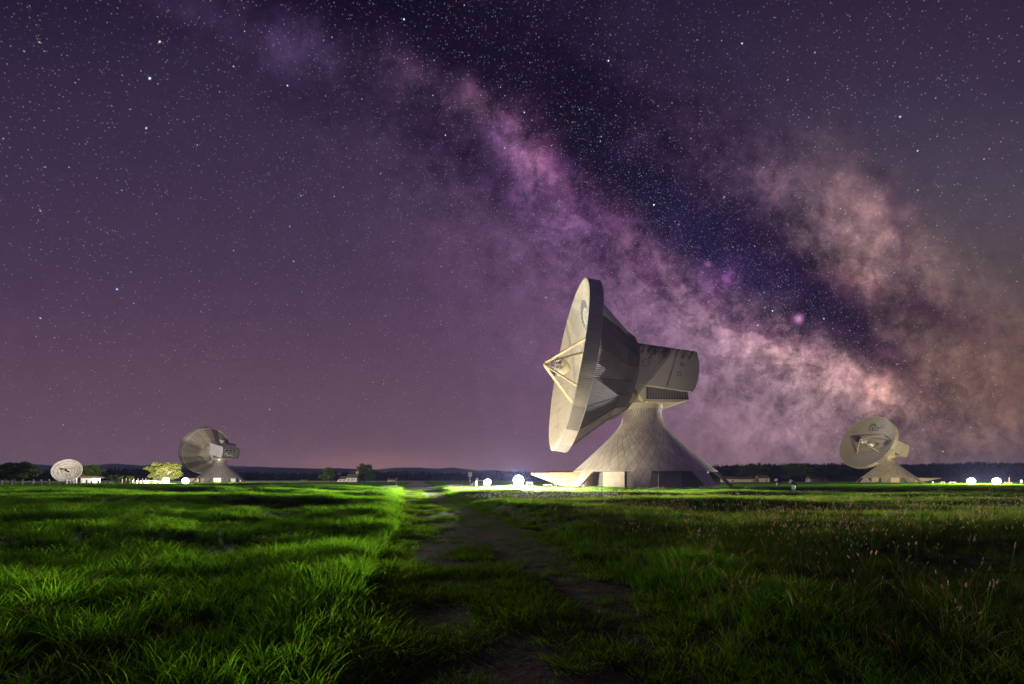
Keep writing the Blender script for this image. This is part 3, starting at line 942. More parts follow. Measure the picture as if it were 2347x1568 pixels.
# forest masses
cone_m = []
for s_ in range(3):
    b = MB(); g = np.random.default_rng(300 + s_)
    n = 260; z = g.uniform(.08, 1, n) ** .8; r = (1.02 - z) * .19 * g.uniform(.3, 1.1, n); a = g.uniform(0, 6.28, n)
    P = np.stack([r * np.cos(a), r * np.sin(a), z], 1); d = np.stack([np.cos(a), np.sin(a), -.5 + 0 * a], 1); t = np.stack([-np.sin(a), np.cos(a), 0 * a], 1)
    sz = .035 + .05 * (1 - z)[:, None]
    V = np.stack([P - d * sz, P + t * sz * .6, P + d * sz, P - t * sz * .6], 1).reshape(-1, 3)
    b.add(V.tolist(), [(4 * i, 4 * i + 1, 4 * i + 2, 4 * i + 3) for i in range(n)]); cone_m.append(b.mesh('conifer', M['leaf_dark']))
for s_ in range(3):
    b = MB(); rd = random.Random(s_)
    for i in range(9): leafcloud(b, (rd.uniform(-.25, .25), rd.uniform(-.25, .25), rd.uniform(.3, .85)), .2, .2, .15, 45, .05, 700 + s_ * 20 + i)
    cone_m.append(b.mesh('round_tree', M['leaf_dark']))
TG = inst_collection('tree_source', [cone_m[0], cone_m[1], cone_m[2], cone_m[3], cone_m[4], cone_m[5]])


def forest(name, n, xf, yr, hr, con, seed, label):
    g = np.random.default_rng(seed)
    y = g.uniform(*yr, n); x = g.uniform(xf[0], xf[1], n) * y
    h = g.uniform(*hr, n) * (.75 + .5 * vnoise(x * .02, y * .02, 3))
    i = np.where(g.random(n) < con, g.integers(0, 3, n), 3 + g.integers(0, 3, n))
    wd = np.where(i < 3, 1.0, 1.1)
    scatter(name, np.stack([x, y, terrain(x, y) - .3], 1), np.stack([x * 0, x * 0, g.uniform(0, 6.28, n)], 1), np.stack([h * wd, h * wd, h], 1), i, TG, label=label, cat='forest')


forest('forest', 2600, (-.95, .50), (640, 780), (9, 15), .75, 1, 'dark far forest edge across the middle of the horizon')
forest('forest', 700, (-1.35, -.62), (330, 420), (7, 10.5), .25, 2, 'dark row of woodland behind the left antennas')
forest('forest', 4200, (.42, 1.35), (600, 900), (8, 15), .5, 3, 'dark wooded rise behind the right antenna')
forest('forest', 260, (.44, .72), (470, 560), (8, 13), .2, 4, 'low dark copse between the main antenna and the field trees')


# ------------------------------------------------------------------ mountains
def ridge(name, Y, prof, depth, seed):
    xs = np.linspace(-1.5, 1.5, 420)
    px = CX + xs * FP
    p = np.interp(px, [a for a, _ in prof], [b_ for _, b_ in prof])
    top = (HY - p) / FP * Y
    rows = []
    for t in np.linspace(0, 1, 22):
        yy = Y + depth * (t - .5)
        xx = xs * Y * (1 + 0 * t)
        sh = 1 - abs(2 * t - 1) ** 1.3
        nz = (vnoise(xx * 8 / Y * 3 + 7, yy * 24 / Y + t * 3, seed) - .5) * .12 + (vnoise(xx * 60 / Y, yy * 60 / Y, seed + 1) - .5) * .035
        rows.append((xx, np.full_like(xx, yy), np.maximum(-2, top * sh * (1 + nz * (1 if abs(t - .5) > .03 else .45)))))
    Xr = np.array([a for a, _, _ in rows]); Yr = np.array([a for _, a, _ in rows]); Zr = np.array([a for _, _, a in rows])
    tag(gridmesh(name, Xr, Yr, Zr, M['rock']), kind='structure')


ridge('mountains', 3400, [(-600, 1070), (60, 1066), (160, 1068), (260, 1062), (330, 1066), (420, 1062), (500, 1064), (560, 1067), (640, 1070), (760, 1074), (800, 1073), (860, 1075), (905, 1071), (960, 1070), (1000, 1073), (1035, 1071), (1080, 1076), (1150, 1082), (1280, 1080), (1400, 1085), (1700, 1088), (3000, 1090)], 700, 1)
ridge('mountains', 2500, [(-600, 1078), (60, 1062), (130, 1066), (240, 1067), (275, 1062), (340, 1066), (370, 1061), (430, 1067), (560, 1070), (590, 1068), (660, 1071), (745, 1074), (780, 1072), (830, 1078), (1000, 1082), (1130, 1076), (1180, 1082), (1300, 1086), (1500, 1090), (3000, 1094)], 600, 2)
ridge('hills', 1700, [(-600, 1098), (640, 1098), (735, 1090), (765, 1084), (800, 1081), (830, 1077), (870, 1081), (905, 1078), (935, 1083), (975, 1078), (1010, 1083), (1060, 1090), (1100, 1095), (1400, 1099), (3000, 1100)], 400, 3)

# ------------------------------------------------------------------ the big antennas
LOGO_E = [[(0, 0), (1, 0)], [(0.05, .5), (.9, .5)], [(1, 1), (.15, 1), (0, .8), (0, .2), (.15, 0)]]
LOGO_M = [[(0, 0), (0, 1)], [(0, 1), (.5, .35), (1, 1)], [(1, 1), (1.05, .85), (1.05, 0)]]
LOGO_C = [[(1, 1), (.2, 1), (0, .8), (0, .2), (.2, 0), (1, 0)]]


def logo_strokes():
    out = []
    for L_, x0 in ((LOGO_E, 0), (LOGO_M, 1.25), (LOGO_C, 2.6)):
        for st in L_: out.append([(x0 + x, y) for x, y in st])
    return out


def logo_dots():
    ds = []
    for i in range(11):
        a = R(75 + i * 17)
        r = .16 - .013 * i
        ds.append((.25 + 1.0 * math.cos(a) * .95, .62 + 1.0 * math.sin(a) * 1.05, r))
    return ds


def antenna(px, Yd, az, elv, rad, d, zc, o, mats, label, wing=None, logo=None, dots=None, leg0=-16.5, lit=False, dw=2.35, hubt=2.0, fin=False, rearlogo=False, squash=0.0):
    x0, y0, _ = at(px, Yd)
    root = empty('radio_telescope', (x0, y0, 0), label, 'radio telescope', 'large dish antennas on lattice cones')
    # pedestal: flared lattice cone
    prof = [(13.7, 3.25), (12.8, 3.27), (11.9, 3.42), (11.1, 3.75), (10.4, 4.2), (9.5, 4.95), (8.6, 5.8), (7.5, 6.95), (6.4, 8.1), (5.4, 9.2), (4.4, 10.3), (3.6, 11.2), (2.9, 12.0)]
    zz = np.linspace(13.7, 2.9, 50); rr = np.interp(-zz, [-p[0] for p in prof], [p[1] for p in prof])
    for _ in range(2): rr[1:-1] = (rr[:-2] + rr[1:-1] * 2 + rr[2:]) / 4

    def sweep(r, z): return (math.acos(min(1, 3.2 / r)) + max(0, 13.7 - z) * .022) / (2 * math.pi)
    n = 144
    b = MB(); V, F, UV = [], [], []
    for r, z in zip(rr, zz):
        for j in range(n):
            t = 2 * math.pi * j / n; V.append((r * math.cos(t), r * math.sin(t), z))
    for i in range(len(zz) - 1):
        s0, s1 = sweep(rr[i], zz[i]), sweep(rr[i + 1], zz[i + 1])
        for j in range(n):
            k = (j + 1) % n
            F.append((i * n + j, (i + 1) * n + j, (i + 1) * n + k, i * n + k))
            UV.append([(j / n, s0), (j / n, s1), ((j + 1) / n, s1), ((j + 1) / n, s0)])
    b.add(V, F, UV)
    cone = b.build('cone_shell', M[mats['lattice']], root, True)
    cone_e = b = MB(); b.lathe([(12.0, 2.9), (12.05, 2.78), (11.9, 2.7), (10.5, 2.7)], 96); b.build('eave', M['trim'], cone)
    # eight splayed legs continuing the shell
    for i in range(8):
        a = R(-90 + leg0 + 45 * i)
        b = MB(); V, UV2 = [], []
        ht, hb = R(7.2), R(3.9)
        rows = 6; m = 8
        for side in (0, 1):
            for q in range(rows + 1):
                z = 2.9 - 2.95 * q / rows; r = 12.0 + (14.9 - 12.0) * q / rows - side * .42
                hw = ht + (hb - ht) * q / rows
                for j in range(m + 1):
                    t = a - hw + 2 * hw * j / m
                    V.append((r * math.cos(t), r * math.sin(t), z)); UV2.append((t / (2 * math.pi), sweep(12 + 2.9 * q / rows, z)))
        F, U3 = [], []
        st = (rows + 1) * (m + 1)
        for side in (0, 1):
            for q in range(rows):
                for j in range(m):
                    f = [side * st + q * (m + 1) + j, side * st + (q + 1) * (m + 1) + j, side * st + (q + 1) * (m + 1) + j + 1, side * st + q * (m + 1) + j + 1]
                    if side: f = f[::-1]
                    F.append(f); U3.append([UV2[k] for k in f])
        for q in range(rows):
            for j in (0, m):
                f = [q * (m + 1) + j, (q + 1) * (m + 1) + j, st + (q + 1) * (m + 1) + j, st + q * (m + 1) + j]
                if j == 0: f = f[::-1]
                F.append(f); U3.append([(.25 / 48, 0)] * 4)
        b.add(V, F, U3); b.build('leg', M[mats['lattice']], root)
        # bright return along the opening edge
        # wall panel between the legs
        a2 = a + R(22.5)
        b = MB(); h = R(9.5)
        P = []
        for t in (a2 - h, a2 + h):
            for z in (0, 2.69): P.append((11.06 * math.cos(t), 11.06 * math.sin(t), z))
        Q = [(p[0] * .985, p[1] * .985, p[2]) for p in P]
        b.add(P + Q, [(0, 1, 3, 2), (4, 6, 7, 5), (0, 4, 5, 1), (2, 3, 7, 6), (1, 5, 7, 3)])
        if lit:
            w = b.build('window', M['trim'], root)
            pb = MB(); P2 = []
            for t in (a2 - h * .86, a2 + h * .86):
                for z in (.5, 2.35): P2.append((11.085 * math.cos(t), 11.085 * math.sin(t), z))
            pb.add(P2, [(0, 1, 3, 2)]); pb.build('pane', M[lit[i]], w)
            mb = MB()
            for q in (-.5, 0, .5):
                t = a2 + h * q; mb.box((11.12 * math.cos(t), 11.12 * math.sin(t), 1.42), (.07, .07, 1.9), t)
            mb.box((11.12 * math.cos(a2), 11.12 * math.sin(a2), 2.0), (.06, 3.2, .06), a2)
            mb.build('mullion', M['trim'], w)
        else:
            w = b.build('wall_panel', M[mats['panel']], root)
    b = MB(); b.lathe([(10.8, 0), (10.8, 2.7)], 64); b.build('siding_wall', M['siding'], root)
    b = MB(); b.lathe([(15.1, -.2), (15.1, .10), (14.8, .12), (10.7, .12)], 64); b.build('footing', M['concrete'], root)
    # neck ring
    nb = 3.3
    b = MB(); b.lathe([(nb, 13.55), (nb + .12, 13.6), (nb + .12, 14.5), (nb, 14.55), (0.1, 14.55)], 48); b.build('neck_ring', M[mats['ring']], root, False)
    azr = R(az)
    fw = Vector((-math.cos(azr), -math.sin(azr), 0))
    # azimuth frame: local +Y forward
    ang = math.atan2(fw.y, fw.x) - math.pi / 2
    A = Matrix.Rotation(ang, 4, 'Z')
    b = MB()
    b.prism([(-3.4, 14.56), (3.2, 14.56), (4.2, 17.4), (2.2, 17.6), (-3.6, 16.9)], -2.6, 2.6, 'x'); b.build('turret_core', M[mats['ring']], root, mtx=A)
    b = MB()
    b.prism([(-6.6, 14.9), (-5.2, 14.56), (.9, 14.56), (.9, 16.9), (-6.2, 16.9)], -3.9, 3.9, 'x'); b.build('machine_deck', M['louvre'], root, mtx=A)
    b = MB(); b.prism([(-6.8, 14.86), (-4.6, 14.35), (.4, 14.35), (1.0, 14.86)], -4.05, 4.05, 'x'); b.build('deck_soffit', M['cream'], root, mtx=A)
    b = MB(); b.box((0, 1.0, 15.9), (8.1, .5, 2.6)); b.prism([(1.2, 14.5), (1.2, 17.2), (3.0, 17.2)], -4.0, 4.0, 'x'); b.build('deck_front', M['cream'], root, mtx=A)
    # elevation part
    T_ = Matrix.Translation((0, 0, zc)) @ A @ Matrix.Rotation(R(elv), 4, 'X')
    rim_r = rad; dep = 4.5
    b = MB(); b.lathe([(rad * (1 - k / 24) if k < 24 else .05, d - dep * (1 - (1 - k / 24) ** 2) - (0 if k else 0)) for k in range(25)], 120, 'y')
    b.build('reflector', M[mats['refl']], root, True, T_)
    b = MB(); b.lathe([(rad + .02, d), (rad + .14, d), (rad + .14, d - dw), (rad - .25, d - dw)], 160, 'y')
    rim = b.build('rim', M[mats['rim']], root, mtx=T_)
    b = MB()
    for k in range(2):
        b.lathe([(rad + .20, d + .02 - k * (dw)), (rad + .20, d - .16 - k * (dw - .12))], 120, 'y')
    b.build('rim_flange', M[mats['flange']], root, mtx=T_)
    yb = d - dw
    cone_len = 6.2
    # faceted back: twenty trapezoid panels in two tiers
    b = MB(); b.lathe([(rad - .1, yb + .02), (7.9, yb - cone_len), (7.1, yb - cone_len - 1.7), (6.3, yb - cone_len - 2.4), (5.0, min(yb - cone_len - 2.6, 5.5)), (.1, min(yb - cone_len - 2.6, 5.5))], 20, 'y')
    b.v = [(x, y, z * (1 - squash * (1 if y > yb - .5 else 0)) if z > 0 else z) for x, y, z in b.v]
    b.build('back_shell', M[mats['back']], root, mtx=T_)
    # seams of the back shell
    b = MB()
    for i in range(20):
        t = 2 * math.pi * i / 20
        b.tube([((rad - .08) * math.cos(t), yb, (rad - .08) * math.sin(t) * (1 - (squash if math.sin(t) > 0 else 0))), (7.92 * math.cos(t), yb - cone_len, 7.92 * math.sin(t)), (7.12 * math.cos(t), yb - cone_len - 1.7, 7.12 * math.sin(t))], .035, 4)
    b.build('back_seam', M['black'], root, mtx=T_)
    # feed: four struts, hub and subreflector
    tip = d + 3.9
    b = MB(); b.tube([(0, tip + .1, 0), (0, tip - .7, 0)], [.25, .5], 8); hub = b.build('feed_hub', M[mats['refl2']], root, mtx=T_)
    for sx in (-1, 1):
        for sz in (-1, 1):
            b = MB(); P0 = Vector((sx * 5.9, d - dep * (1 - (7.6 / rad) ** 2), sz * 4.9)); P1 = Vector((sx * .2, tip - .1, sz * .2))
            dv = (P1 - P0).normalized(); a = dv.cross(Vector((0, 1, 0))).normalized() * .10; c = dv.cross(a).normalized() * .26
            V = [P0 - a - c, P0 + a - c, P0 + a + c, P0 - a + c, P1 - a - c * .8, P1 + a - c * .8, P1 + a + c * .8, P1 - a + c * .8]
            b.add(V, [(0, 3, 2, 1), (4, 5, 6, 7), (0, 1, 5, 4), (1, 2, 6, 5), (2, 3, 7, 6), (3, 0, 4, 7)]); b.build('feed_strut', M[mats['refl2']], root, mtx=T_)
    b = MB(); b.lathe([(0.05, tip - 4.6), (.5, tip - 4.45), (1.0, tip - 4.0), (1.5, tip - 3.2), (1.62, tip - 2.8), (1.5, tip - 2.6), (.05, tip - 2.4)], 24, 'y'); sub = b.build('subreflector', M[mats['refl2']], root, True, T_)
    b = MB()
    for i in range(8):
        t = i * math.pi / 4
        b.tube([(1.5 * math.cos(t), tip - 2.75, 1.5 * math.sin(t)), (.3 * math.cos(t), tip - .8, .3 * math.sin(t))], .05, 4)
    b.box((0, tip - 2.2, 0), (1.1, .7, 1.1)); b.build('support_frame', M['wood'] if False else M['trim'], sub)
    b = MB(); b.lathe([(1.6, d - dep + .03), (1.6, d - dep + .9), (.7, d - dep + 1.9), (.02, d - dep + 1.9)], 28, 'y'); b.build('feed_horn', M[mats['refl2']], root, mtx=T_)
    # logo on the reflector (seen from the front, right is local -x)
    def on_dish(u, v, lift=.03):
        r = math.hypot(u, v); return (-u, d - dep * (1 - (r / rad) ** 2) + lift, v)

    def disc(b, cu, cv, r, f, n=16):
        P = [f(cu, cv)] + [f(cu + r * math.cos(2 * math.pi * i / n), cv + r * math.sin(2 * math.pi * i / n)) for i in range(n)]
        b.add(P, [(0, i + 1, (i + 1) % n + 1) for i in range(n)])

    def stroke(b, pts, w, f):
        for (x0, y0), (x1, y1) in zip(pts, pts[1:]):
            L_ = math.hypot(x1 - x0, y1 - y0); ux, uy = (x1 - x0) / L_, (y1 - y0) / L_
            x0_, y0_, x1_, y1_ = x0 - ux * w * .4, y0 - uy * w * .4, x1 + ux * w * .4, y1 + uy * w * .4
            nx, ny = -uy * w / 2, ux * w / 2
            N_ = 4; V = []
            for k in range(N_ + 1):
                t = k / N_; x, y = x0_ + (x1_ - x0_) * t, y0_ + (y1_ - y0_) * t
                V += [f(x - nx, y - ny), f(x + nx, y + ny)]
            b.add(V, [(2 * k, 2 * k + 1, 2 * k + 3, 2 * k + 2) for k in range(N_)])
    if logo:
        b = MB(); sc_ = 1.75; rot = R(2)
        def f(u, v):
            u2, v2 = u * sc_ * 1.35, v * sc_ * .95
            return on_dish(-.9 - logo[0] + u2 * math.cos(rot) - v2 * math.sin(rot), 7.9 + logo[1] + u2 * math.sin(rot) + v2 * math.cos(rot))
        for st in logo_strokes(): stroke(b, st, .2, f)
        b.build('logo_letters', M['logo_blue'], root, mtx=T_)
        b = MB()
        for i in range(10):
            a = R(72 + i * 18.5); r = .66 * (1 - i * .078)
            disc(b, .1 - logo[0] + 2.5 * math.cos(a), 8.85 + logo[1] + 2.15 * math.sin(a) - (.25 if i == 0 else 0), r, on_dish)
        b.build('logo_dots', M['logo_dot'], root, mtx=T_)
    if dots:
        b = MB()
        for u, v, r in dots: disc(b, u, v, r, on_dish)
        b.build('logo_dots', M['logo_dot'], root, mtx=T_)
    # equipment house behind the dish
    wd = 4.3
    rear = [(-7.0, 5.2 + o), (-7.45, 4.3 + o), (-7.8, 3.2 + o), (-8.0, 1.8 + o), (-8.0, .6 + o), (-7.8, -.6 + o), (-7.45, -1.5 + o)]
    fy = hubt
    V, F = [], []
    xs = (-wd, -wd + 1.9, wd - 1.9, wd)
    for i, x in enumerate(xs):
        dz = 0 if i in (0, 3) else -.75
        pr = [(fy, 4.9 + o)] + rear[:-1] + [(rear[-1][0] + (1.6 if dz else 0), rear[-1][1] + dz * .6), (fy - .4, -1.7 + o + dz)]
        V += [(x, y, z) for y, z in pr]
    m = len(rear) + 2
    F.append(tuple(range(m))); F.append(tuple(range(4 * m - 1, 3 * m - 1, -1)))
    for i in range(3):
        for j in range(m):
            k = (j + 1) % m
            F.append((i * m + j, (i + 1) * m + j, (i + 1) * m + k, i * m + k))
    b = MB(); b.add(V, F); hs = b.build('equipment_house', M[mats['house']], root, mtx=T_)
    # thin seam rings and hatch outlines on the near side
    for sx in (-1, 1):
        b = MB()
        for (cy, cz, r) in ((1.2, 1.9 + o, .62), (-4.6, 1.0 + o, .33), (-4.8, 2.7 + o, .28)):
            P = [(sx * (wd + .012), cy + r * math.cos(i * math.pi / 12), cz + r * math.sin(i * math.pi / 12)) for i in range(25)]
            b.tube(P, .03, 4, False)
        b.tube([(sx * (wd + .01), -3.0 + .1, -1.6 + o), (sx * (wd + .01), -3.9, 5.05 + o)], .035, 4, False)
        b.build('hatch_ring', M['black'], hs)
    if rearlogo:
        yr = -8.12
        # dark rear cladding following the curve
        pr = [(y - .08, z) for y, z in rear]
        V = [(x, y, z) for x in (-wd - .03, wd + .03) for y, z in pr]; m = len(pr)
        b = MB(); b.add(V, [(j, j + 1, m + j + 1, m + j) for j in range(m - 1)])
        q = b.build('rear_cladding', M['grey'], root, mtx=T_)
        b = MB()
        b.prism([(-7.1, 5.2 + o), (-7.2, 6.6 + o), (-5.4, 7.5 + o), (-3.2, 7.2 + o), (-2.2, 5.1 + o)], -2.2, 4.2, 'x'); b.build('roof_hood', M['grey'], root, mtx=T_)
        b = MB(); b.prism([(-6.0, 5.3 + o), (-9.4, 4.8 + o), (-9.9, 2.0 + o), (-9.2, -1.4 + o), (-6.0, -1.4 + o)], wd * .93 * 1.02, wd * 1.25, 'x'); fo = b.build('rear_fin', M['grey'], root, mtx=T_)
        b = MB(); b.box((1.0 * 0 + .2, -8.2, 3.35 + o), (7.2, .12, 1.5)); wf = b.build('window', M['trim'], root, mtx=T_)
        for k in range(3):
            b = MB(); b.box((.2 - 2.35 + k * 2.35, -8.27, 3.35 + o), (2.05, .06, 1.2)); b.build('pane', M['win_dark'], wf)
        def g_(u, v): return (-3.0 + u * 1.05, -8.16 + 0, .05 + o + v * .8) if True else None
        b = MB()
        fx = -1
        for st in logo_strokes(): stroke(b, [(x, y) for x, y in st], .15, lambda u, v: (-1.9 + u * 1.25, -8.13, -.1 + o + v * 1.0))
        b.build('logo_letters', M['logo_white'], root, mtx=T_); b = MB()
        for i in range(9):
            a = R(75 + i * 18); r = .26 * (1 - i * .085)
            b = MB(); disc(b, -.6 + .9 * 1.2 * math.cos(a) * 1.0, .55 + 1.2 * math.sin(a), r / 1.2, lambda u, v: (-1.2 + u * 1.2, -8.13, -.1 + o + v * 1.0), 10); b.build('logo_dot', M['logo_white'], root, mtx=T_)
        # cabin boxes on the near side
        b = MB(); sx = -1
    if wing:
        # wedge shaped entrance canopy
        wa, L0, L1 = wing
        Wm = Matrix.Rotation(R(wa), 4, 'Z')
        b = MB(); b.prism([(10.6, .15), (13.6, .15), (L1, 2.35), (L1, 2.6), (10.6, 2.75)], -1.9, 1.9, 'y')
        b.build('entrance_canopy', M['canopy'], root, mtx=Wm)
        for sy in (-1.4, 1.4):
            b = MB(); b.tube([(L1 - 4.2, sy, 0), (L1 - 4.2, sy, 1.5)], .05, 6); b.build('canopy_post', M['white'], root, mtx=Wm)
    if fin:
        wa = fin
        Wm = Matrix.Rotation(R(wa), 4, 'Z')
        b = MB(); b.prism([(8.2, 5.9), (8.9, 7.0), (14.2, 2.6), (13.2, 1.5)], -1.2, 1.2, 'y'); b.build('stair_enclosure', M[mats['panel']], root, mtx=Wm)
    return root, T_, A


LF = math.atan2(0, -1)
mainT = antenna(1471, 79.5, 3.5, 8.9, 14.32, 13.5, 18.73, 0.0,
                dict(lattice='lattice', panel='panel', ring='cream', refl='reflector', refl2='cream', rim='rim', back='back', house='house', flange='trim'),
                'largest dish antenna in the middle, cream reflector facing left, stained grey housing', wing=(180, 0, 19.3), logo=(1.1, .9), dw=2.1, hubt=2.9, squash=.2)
rightT = antenna(2035, 250, 14.1, 20.1, 14.5, 16.9, 16.25, 1.7,
                 dict(lattice='lattice_warm', panel='panel_warm', ring='cream', refl='reflector_dirty', refl2='trim', rim='rim_pale', back='back_warm', house='house_clean', flange='trim'),
                 'right-hand dish antenna showing its weathered reflector with blue letters', wing=(-8, 0, 24.5), logo=(0, 0), leg0=-2, fin=14, hubt=5.5)
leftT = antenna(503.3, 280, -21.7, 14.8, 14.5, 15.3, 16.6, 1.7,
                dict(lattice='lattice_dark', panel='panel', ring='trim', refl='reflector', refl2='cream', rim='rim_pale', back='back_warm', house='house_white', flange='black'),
                'left dish antenna seen from behind with white house and dark window end', leg0=4, dw=3.3, hubt=9.0, rearlogo=True, wing=(195, 0, 19),
                lit=['win_orange', 'win_lit', 'win_lit', 'win_orange', 'win_lit', 'win_lit', 'win_orange', 'win_orange'])
# extra cabins of the left antenna
rt, T_, A_ = leftT
b = MB(); b.box((4.6 * -1 * -1, 6.0, 7.9), (2.4, 2.6, 2.0)); b.build('cabin', M['house_white'], rt, mtx=T_)
b = MB(); b.prism([(4.0, 6.9), (4.0, 9.0), (-1.5, 6.9)], 2.9, 3.4, 'x'); b.build('stair_flank', M['white'], rt, mtx=T_)
b = MB(); b.prism([(9.5, -.2), (9.0, -2.6), (5.5, -3.0), (-1.0, -.1)], 2.2, 4.4, 'x'); b.build('lower_cowling', M['house_white'], rt, mtx=T_)
for p in ((4.5, 9.2, 6.8), (4.5, 9.6, -.2), (4.5, 9.2, -2.6)): MB().box(p, (.3, 1.1, .12)).build('bracket', M['trim'], rt, mtx=T_)
# railing dots on the main antenna's turret
rt, T_, A_ = mainT
b = MB()
for k in range(6): b.tube([(-3.2 + k * .25, 2.9 - .0 * k, 15.3 + .08 * k), (-3.2 + k * .25, 3.15, 15.3 + .08 * k)], .09, 6)
b.build('bolt', M['black'], rt, mtx=A_)


# ------------------------------------------------------------------ floodlights
def flood(loc, aim, power, label, rad=.6, h=.9, cone=75, colr=(1, .86, .62), spill=None, lens_aim=None, group='floodlights on the ground', estr=None):
    root = empty('floodlight', loc, label, 'floodlight', group)
    hd = Vector((0, 0, h)); L = Vector(loc)
    tgt = Vector(lens_aim if lens_aim else aim) - L - hd; tgt.normalize()
    q = tgt.to_track_quat('Z', 'Y').to_matrix().to_4x4()
    Hm = Matrix.Translation(hd) @ q
    b = MB(); b.lathe([(rad * .45, -.55), (rad * .8, -.3), (rad, 0), (rad * 1.05, .06), (rad * .97, .06), (rad * .93, .0)], 24); b.build('housing', M['black'], root, True, Hm)
    b = MB(); b.lathe([(rad * .93, .01), (rad * .6, .06), (.01, .08)], 24); b.build('lens', M['lens'], root, True, Hm)
    b = MB(); s = rad + .12
    b.tube([(-s, 0, h), (-s, 0, h - rad * .9), (0, 0, h - rad * 1.15), (s, 0, h - rad * .9), (s, 0, h)], .05, 6); b.tube([(0, 0, h - rad * 1.15), (0, 0, -.05)], .09, 8); b.box((0, 0, .04), (.7, .7, .14)); b.build('bracket', M['black'], root)

    def lamp(nm, tg, pw, cn, bl):
        ld = bpy.data.lights.new(nm, 'SPOT'); ld.energy = pw; ld.color = colr if nm == 'beam' else (1, .97, .88); ld.spot_size = R(cn); ld.spot_blend = bl; ld.shadow_soft_size = .35
        lo = bpy.data.objects.new(nm, ld); col.objects.link(lo); lo.parent = root
        dv = (Vector(tg) - L - hd).normalized()
        lo.location = hd + dv * (rad * .3 + .25); lo.rotation_euler = (-dv).to_track_quat('Z', 'Y').to_euler()
    lamp('beam', aim, power, cone, .6)
    if spill: lamp('spill', spill[0], spill[1], spill[2], .9)
    return root


camp = (0, 0, 1.3)
mx, my = at(1471, 79.5)[:2]
flood((at(1188, 66)[0], 66, 0), (12, 79, 12), 100000, 'big dazzling floodlight beside the main antenna', .8, 1.35, 130, spill=((-3, 8, .3), 560000, 150), lens_aim=camp)
flood((at(1118, 90)[0], 90, 0), (8, 79, 22), 30000, 'smaller dazzling floodlight left of the big one', .62, 1.0, 90, spill=((-10, 30, 0), 120000, 150), lens_aim=camp)
flood((at(380, 165)[0], 165, 0), (-172, 260, 7), 300000, 'dazzling floodlight under the golden tree', 1.1, 1.3, 100, (1, .92, .76), spill=((-180, 176, 5), 300000, 80), lens_aim=camp)
flood((at(425, 165)[0], 165, 0), (-185, 280, 14), 220000, 'dazzling floodlight right of the golden tree beside the left antenna', 1.1, 1.2, 80, (1, .92, .76), spill=((-118, 350, 4), 600000, 36), lens_aim=camp)
flood((at(2225, 150)[0], 150, 0), (205, 245, 12), 200000, 'dazzling floodlight right of the right-hand antenna', 1.1, 1.1, 90, colr=(1, .85, .5), spill=((90, 60, 0), 350000, 120), lens_aim=camp)
flood((at(2283, 150)[0], 150, 0), (207, 248, 8), 200000, 'outermost dazzling floodlight near the right edge', 1.1, 1.1, 90, colr=(1, .85, .5), spill=((90, 60, 0), 350000, 120), lens_aim=camp)


def postlight(px, Y, s, aim, power, label):
    loc = (at(px, Y)[0], Y, 0)
    root = empty('post_light', loc, label, 'post light', 'small floodlights on white posts right of the main antenna')
    d = Vector(aim) - Vector(loc); rz = math.atan2(d.y, d.x)
    b = MB(); b.box((0, 0, .38 * s), (.34 * s, .26 * s, .8 * s), rz); b.build('post', M['white'], root)
    b = MB(); b.tube([(0, 0, .76 * s), (0, 0, .95 * s)], .05 * s, 6); b.build('swivel', M['trim'], root)
    c, sn = math.cos(rz), math.sin(rz)
    q = Matrix.Translation((0, 0, 1.05 * s)) @ Matrix.Rotation(rz, 4, 'Z') @ Matrix.Rotation(R(-28), 4, 'Y')
    b = MB(); b.box((-.12 * s, 0, 0), (.62 * s, .42 * s, .26 * s)); b.build('lamp_head', M['black'], root, mtx=q)
    b = MB(); b.prism([(.19 * s, -.14 * s), (.19 * s, .14 * s), (.42 * s, .22 * s), (.42 * s, -.2 * s)], -.24 * s, .24 * s, 'y'); b.build('visor', M['white'], root, mtx=q)
    ld = bpy.data.lights.new('beam', 'SPOT'); ld.energy = power; ld.color = (1, .88, .7); ld.spot_size = R(70); ld.spot_blend = .6; ld.shadow_soft_size = .15
    lo = bpy.data.objects.new('beam', ld); col.objects.link(lo); lo.parent = root
    dv = (Vector(aim) - Vector(loc) - Vector((0, 0, 1.2 * s))).normalized()
    lo.location = Vector((0, 0, 1.2 * s)) + dv * .6 * s; lo.rotation_euler = (-dv).to_track_quat('Z', 'Y').to_euler()


postlight(1818, 52, 1.0, (14, 70, 18), 3500, 'white post light with black head in front of the lawn, the nearer one')
postlight(1782, 84, 1.15, (24, 78, 7), 3200, 'small white post light at the lawn edge, the farther one')


# ------------------------------------------------------------------ church
Yc = 350; X0, X1, X2 = at(776, Yc)[0], at(798, Yc)[0], at(822, Yc)[0]
root = empty('church', ((X0 + X2) / 2, Yc, 0), 'small white village church with brown roofs and a pale yellow tower', 'church')
ox = (X0 + X2) / 2
zb = 0


def gable(b, x0, x1, y0, y1, z0, zr, ov=.3):
    ym = (y0 + y1) / 2
    b.add([(x0 - ov, y0 - ov, z0 - .15), (x1 + ov, y0 - ov, z0 - .15), (x1 + ov, ym, zr), (x0 - ov, ym, zr), (x0 - ov, y1 + ov, z0 - .15), (x1 + ov, y1 + ov, z0 - .15),
           (x0 - ov, y0 - ov, z0 - .4), (x1 + ov, y0 - ov, z0 - .4), (x1 + ov, y1 + ov, z0 - .4), (x0 - ov, y1 + ov, z0 - .4)],
          [(0, 1, 2, 3), (3, 2, 5, 4), (0, 3, 4, 9, 6), (1, 7, 8, 5, 2), (0, 6, 7, 1), (4, 5, 8, 9), (6, 9, 8, 7)])


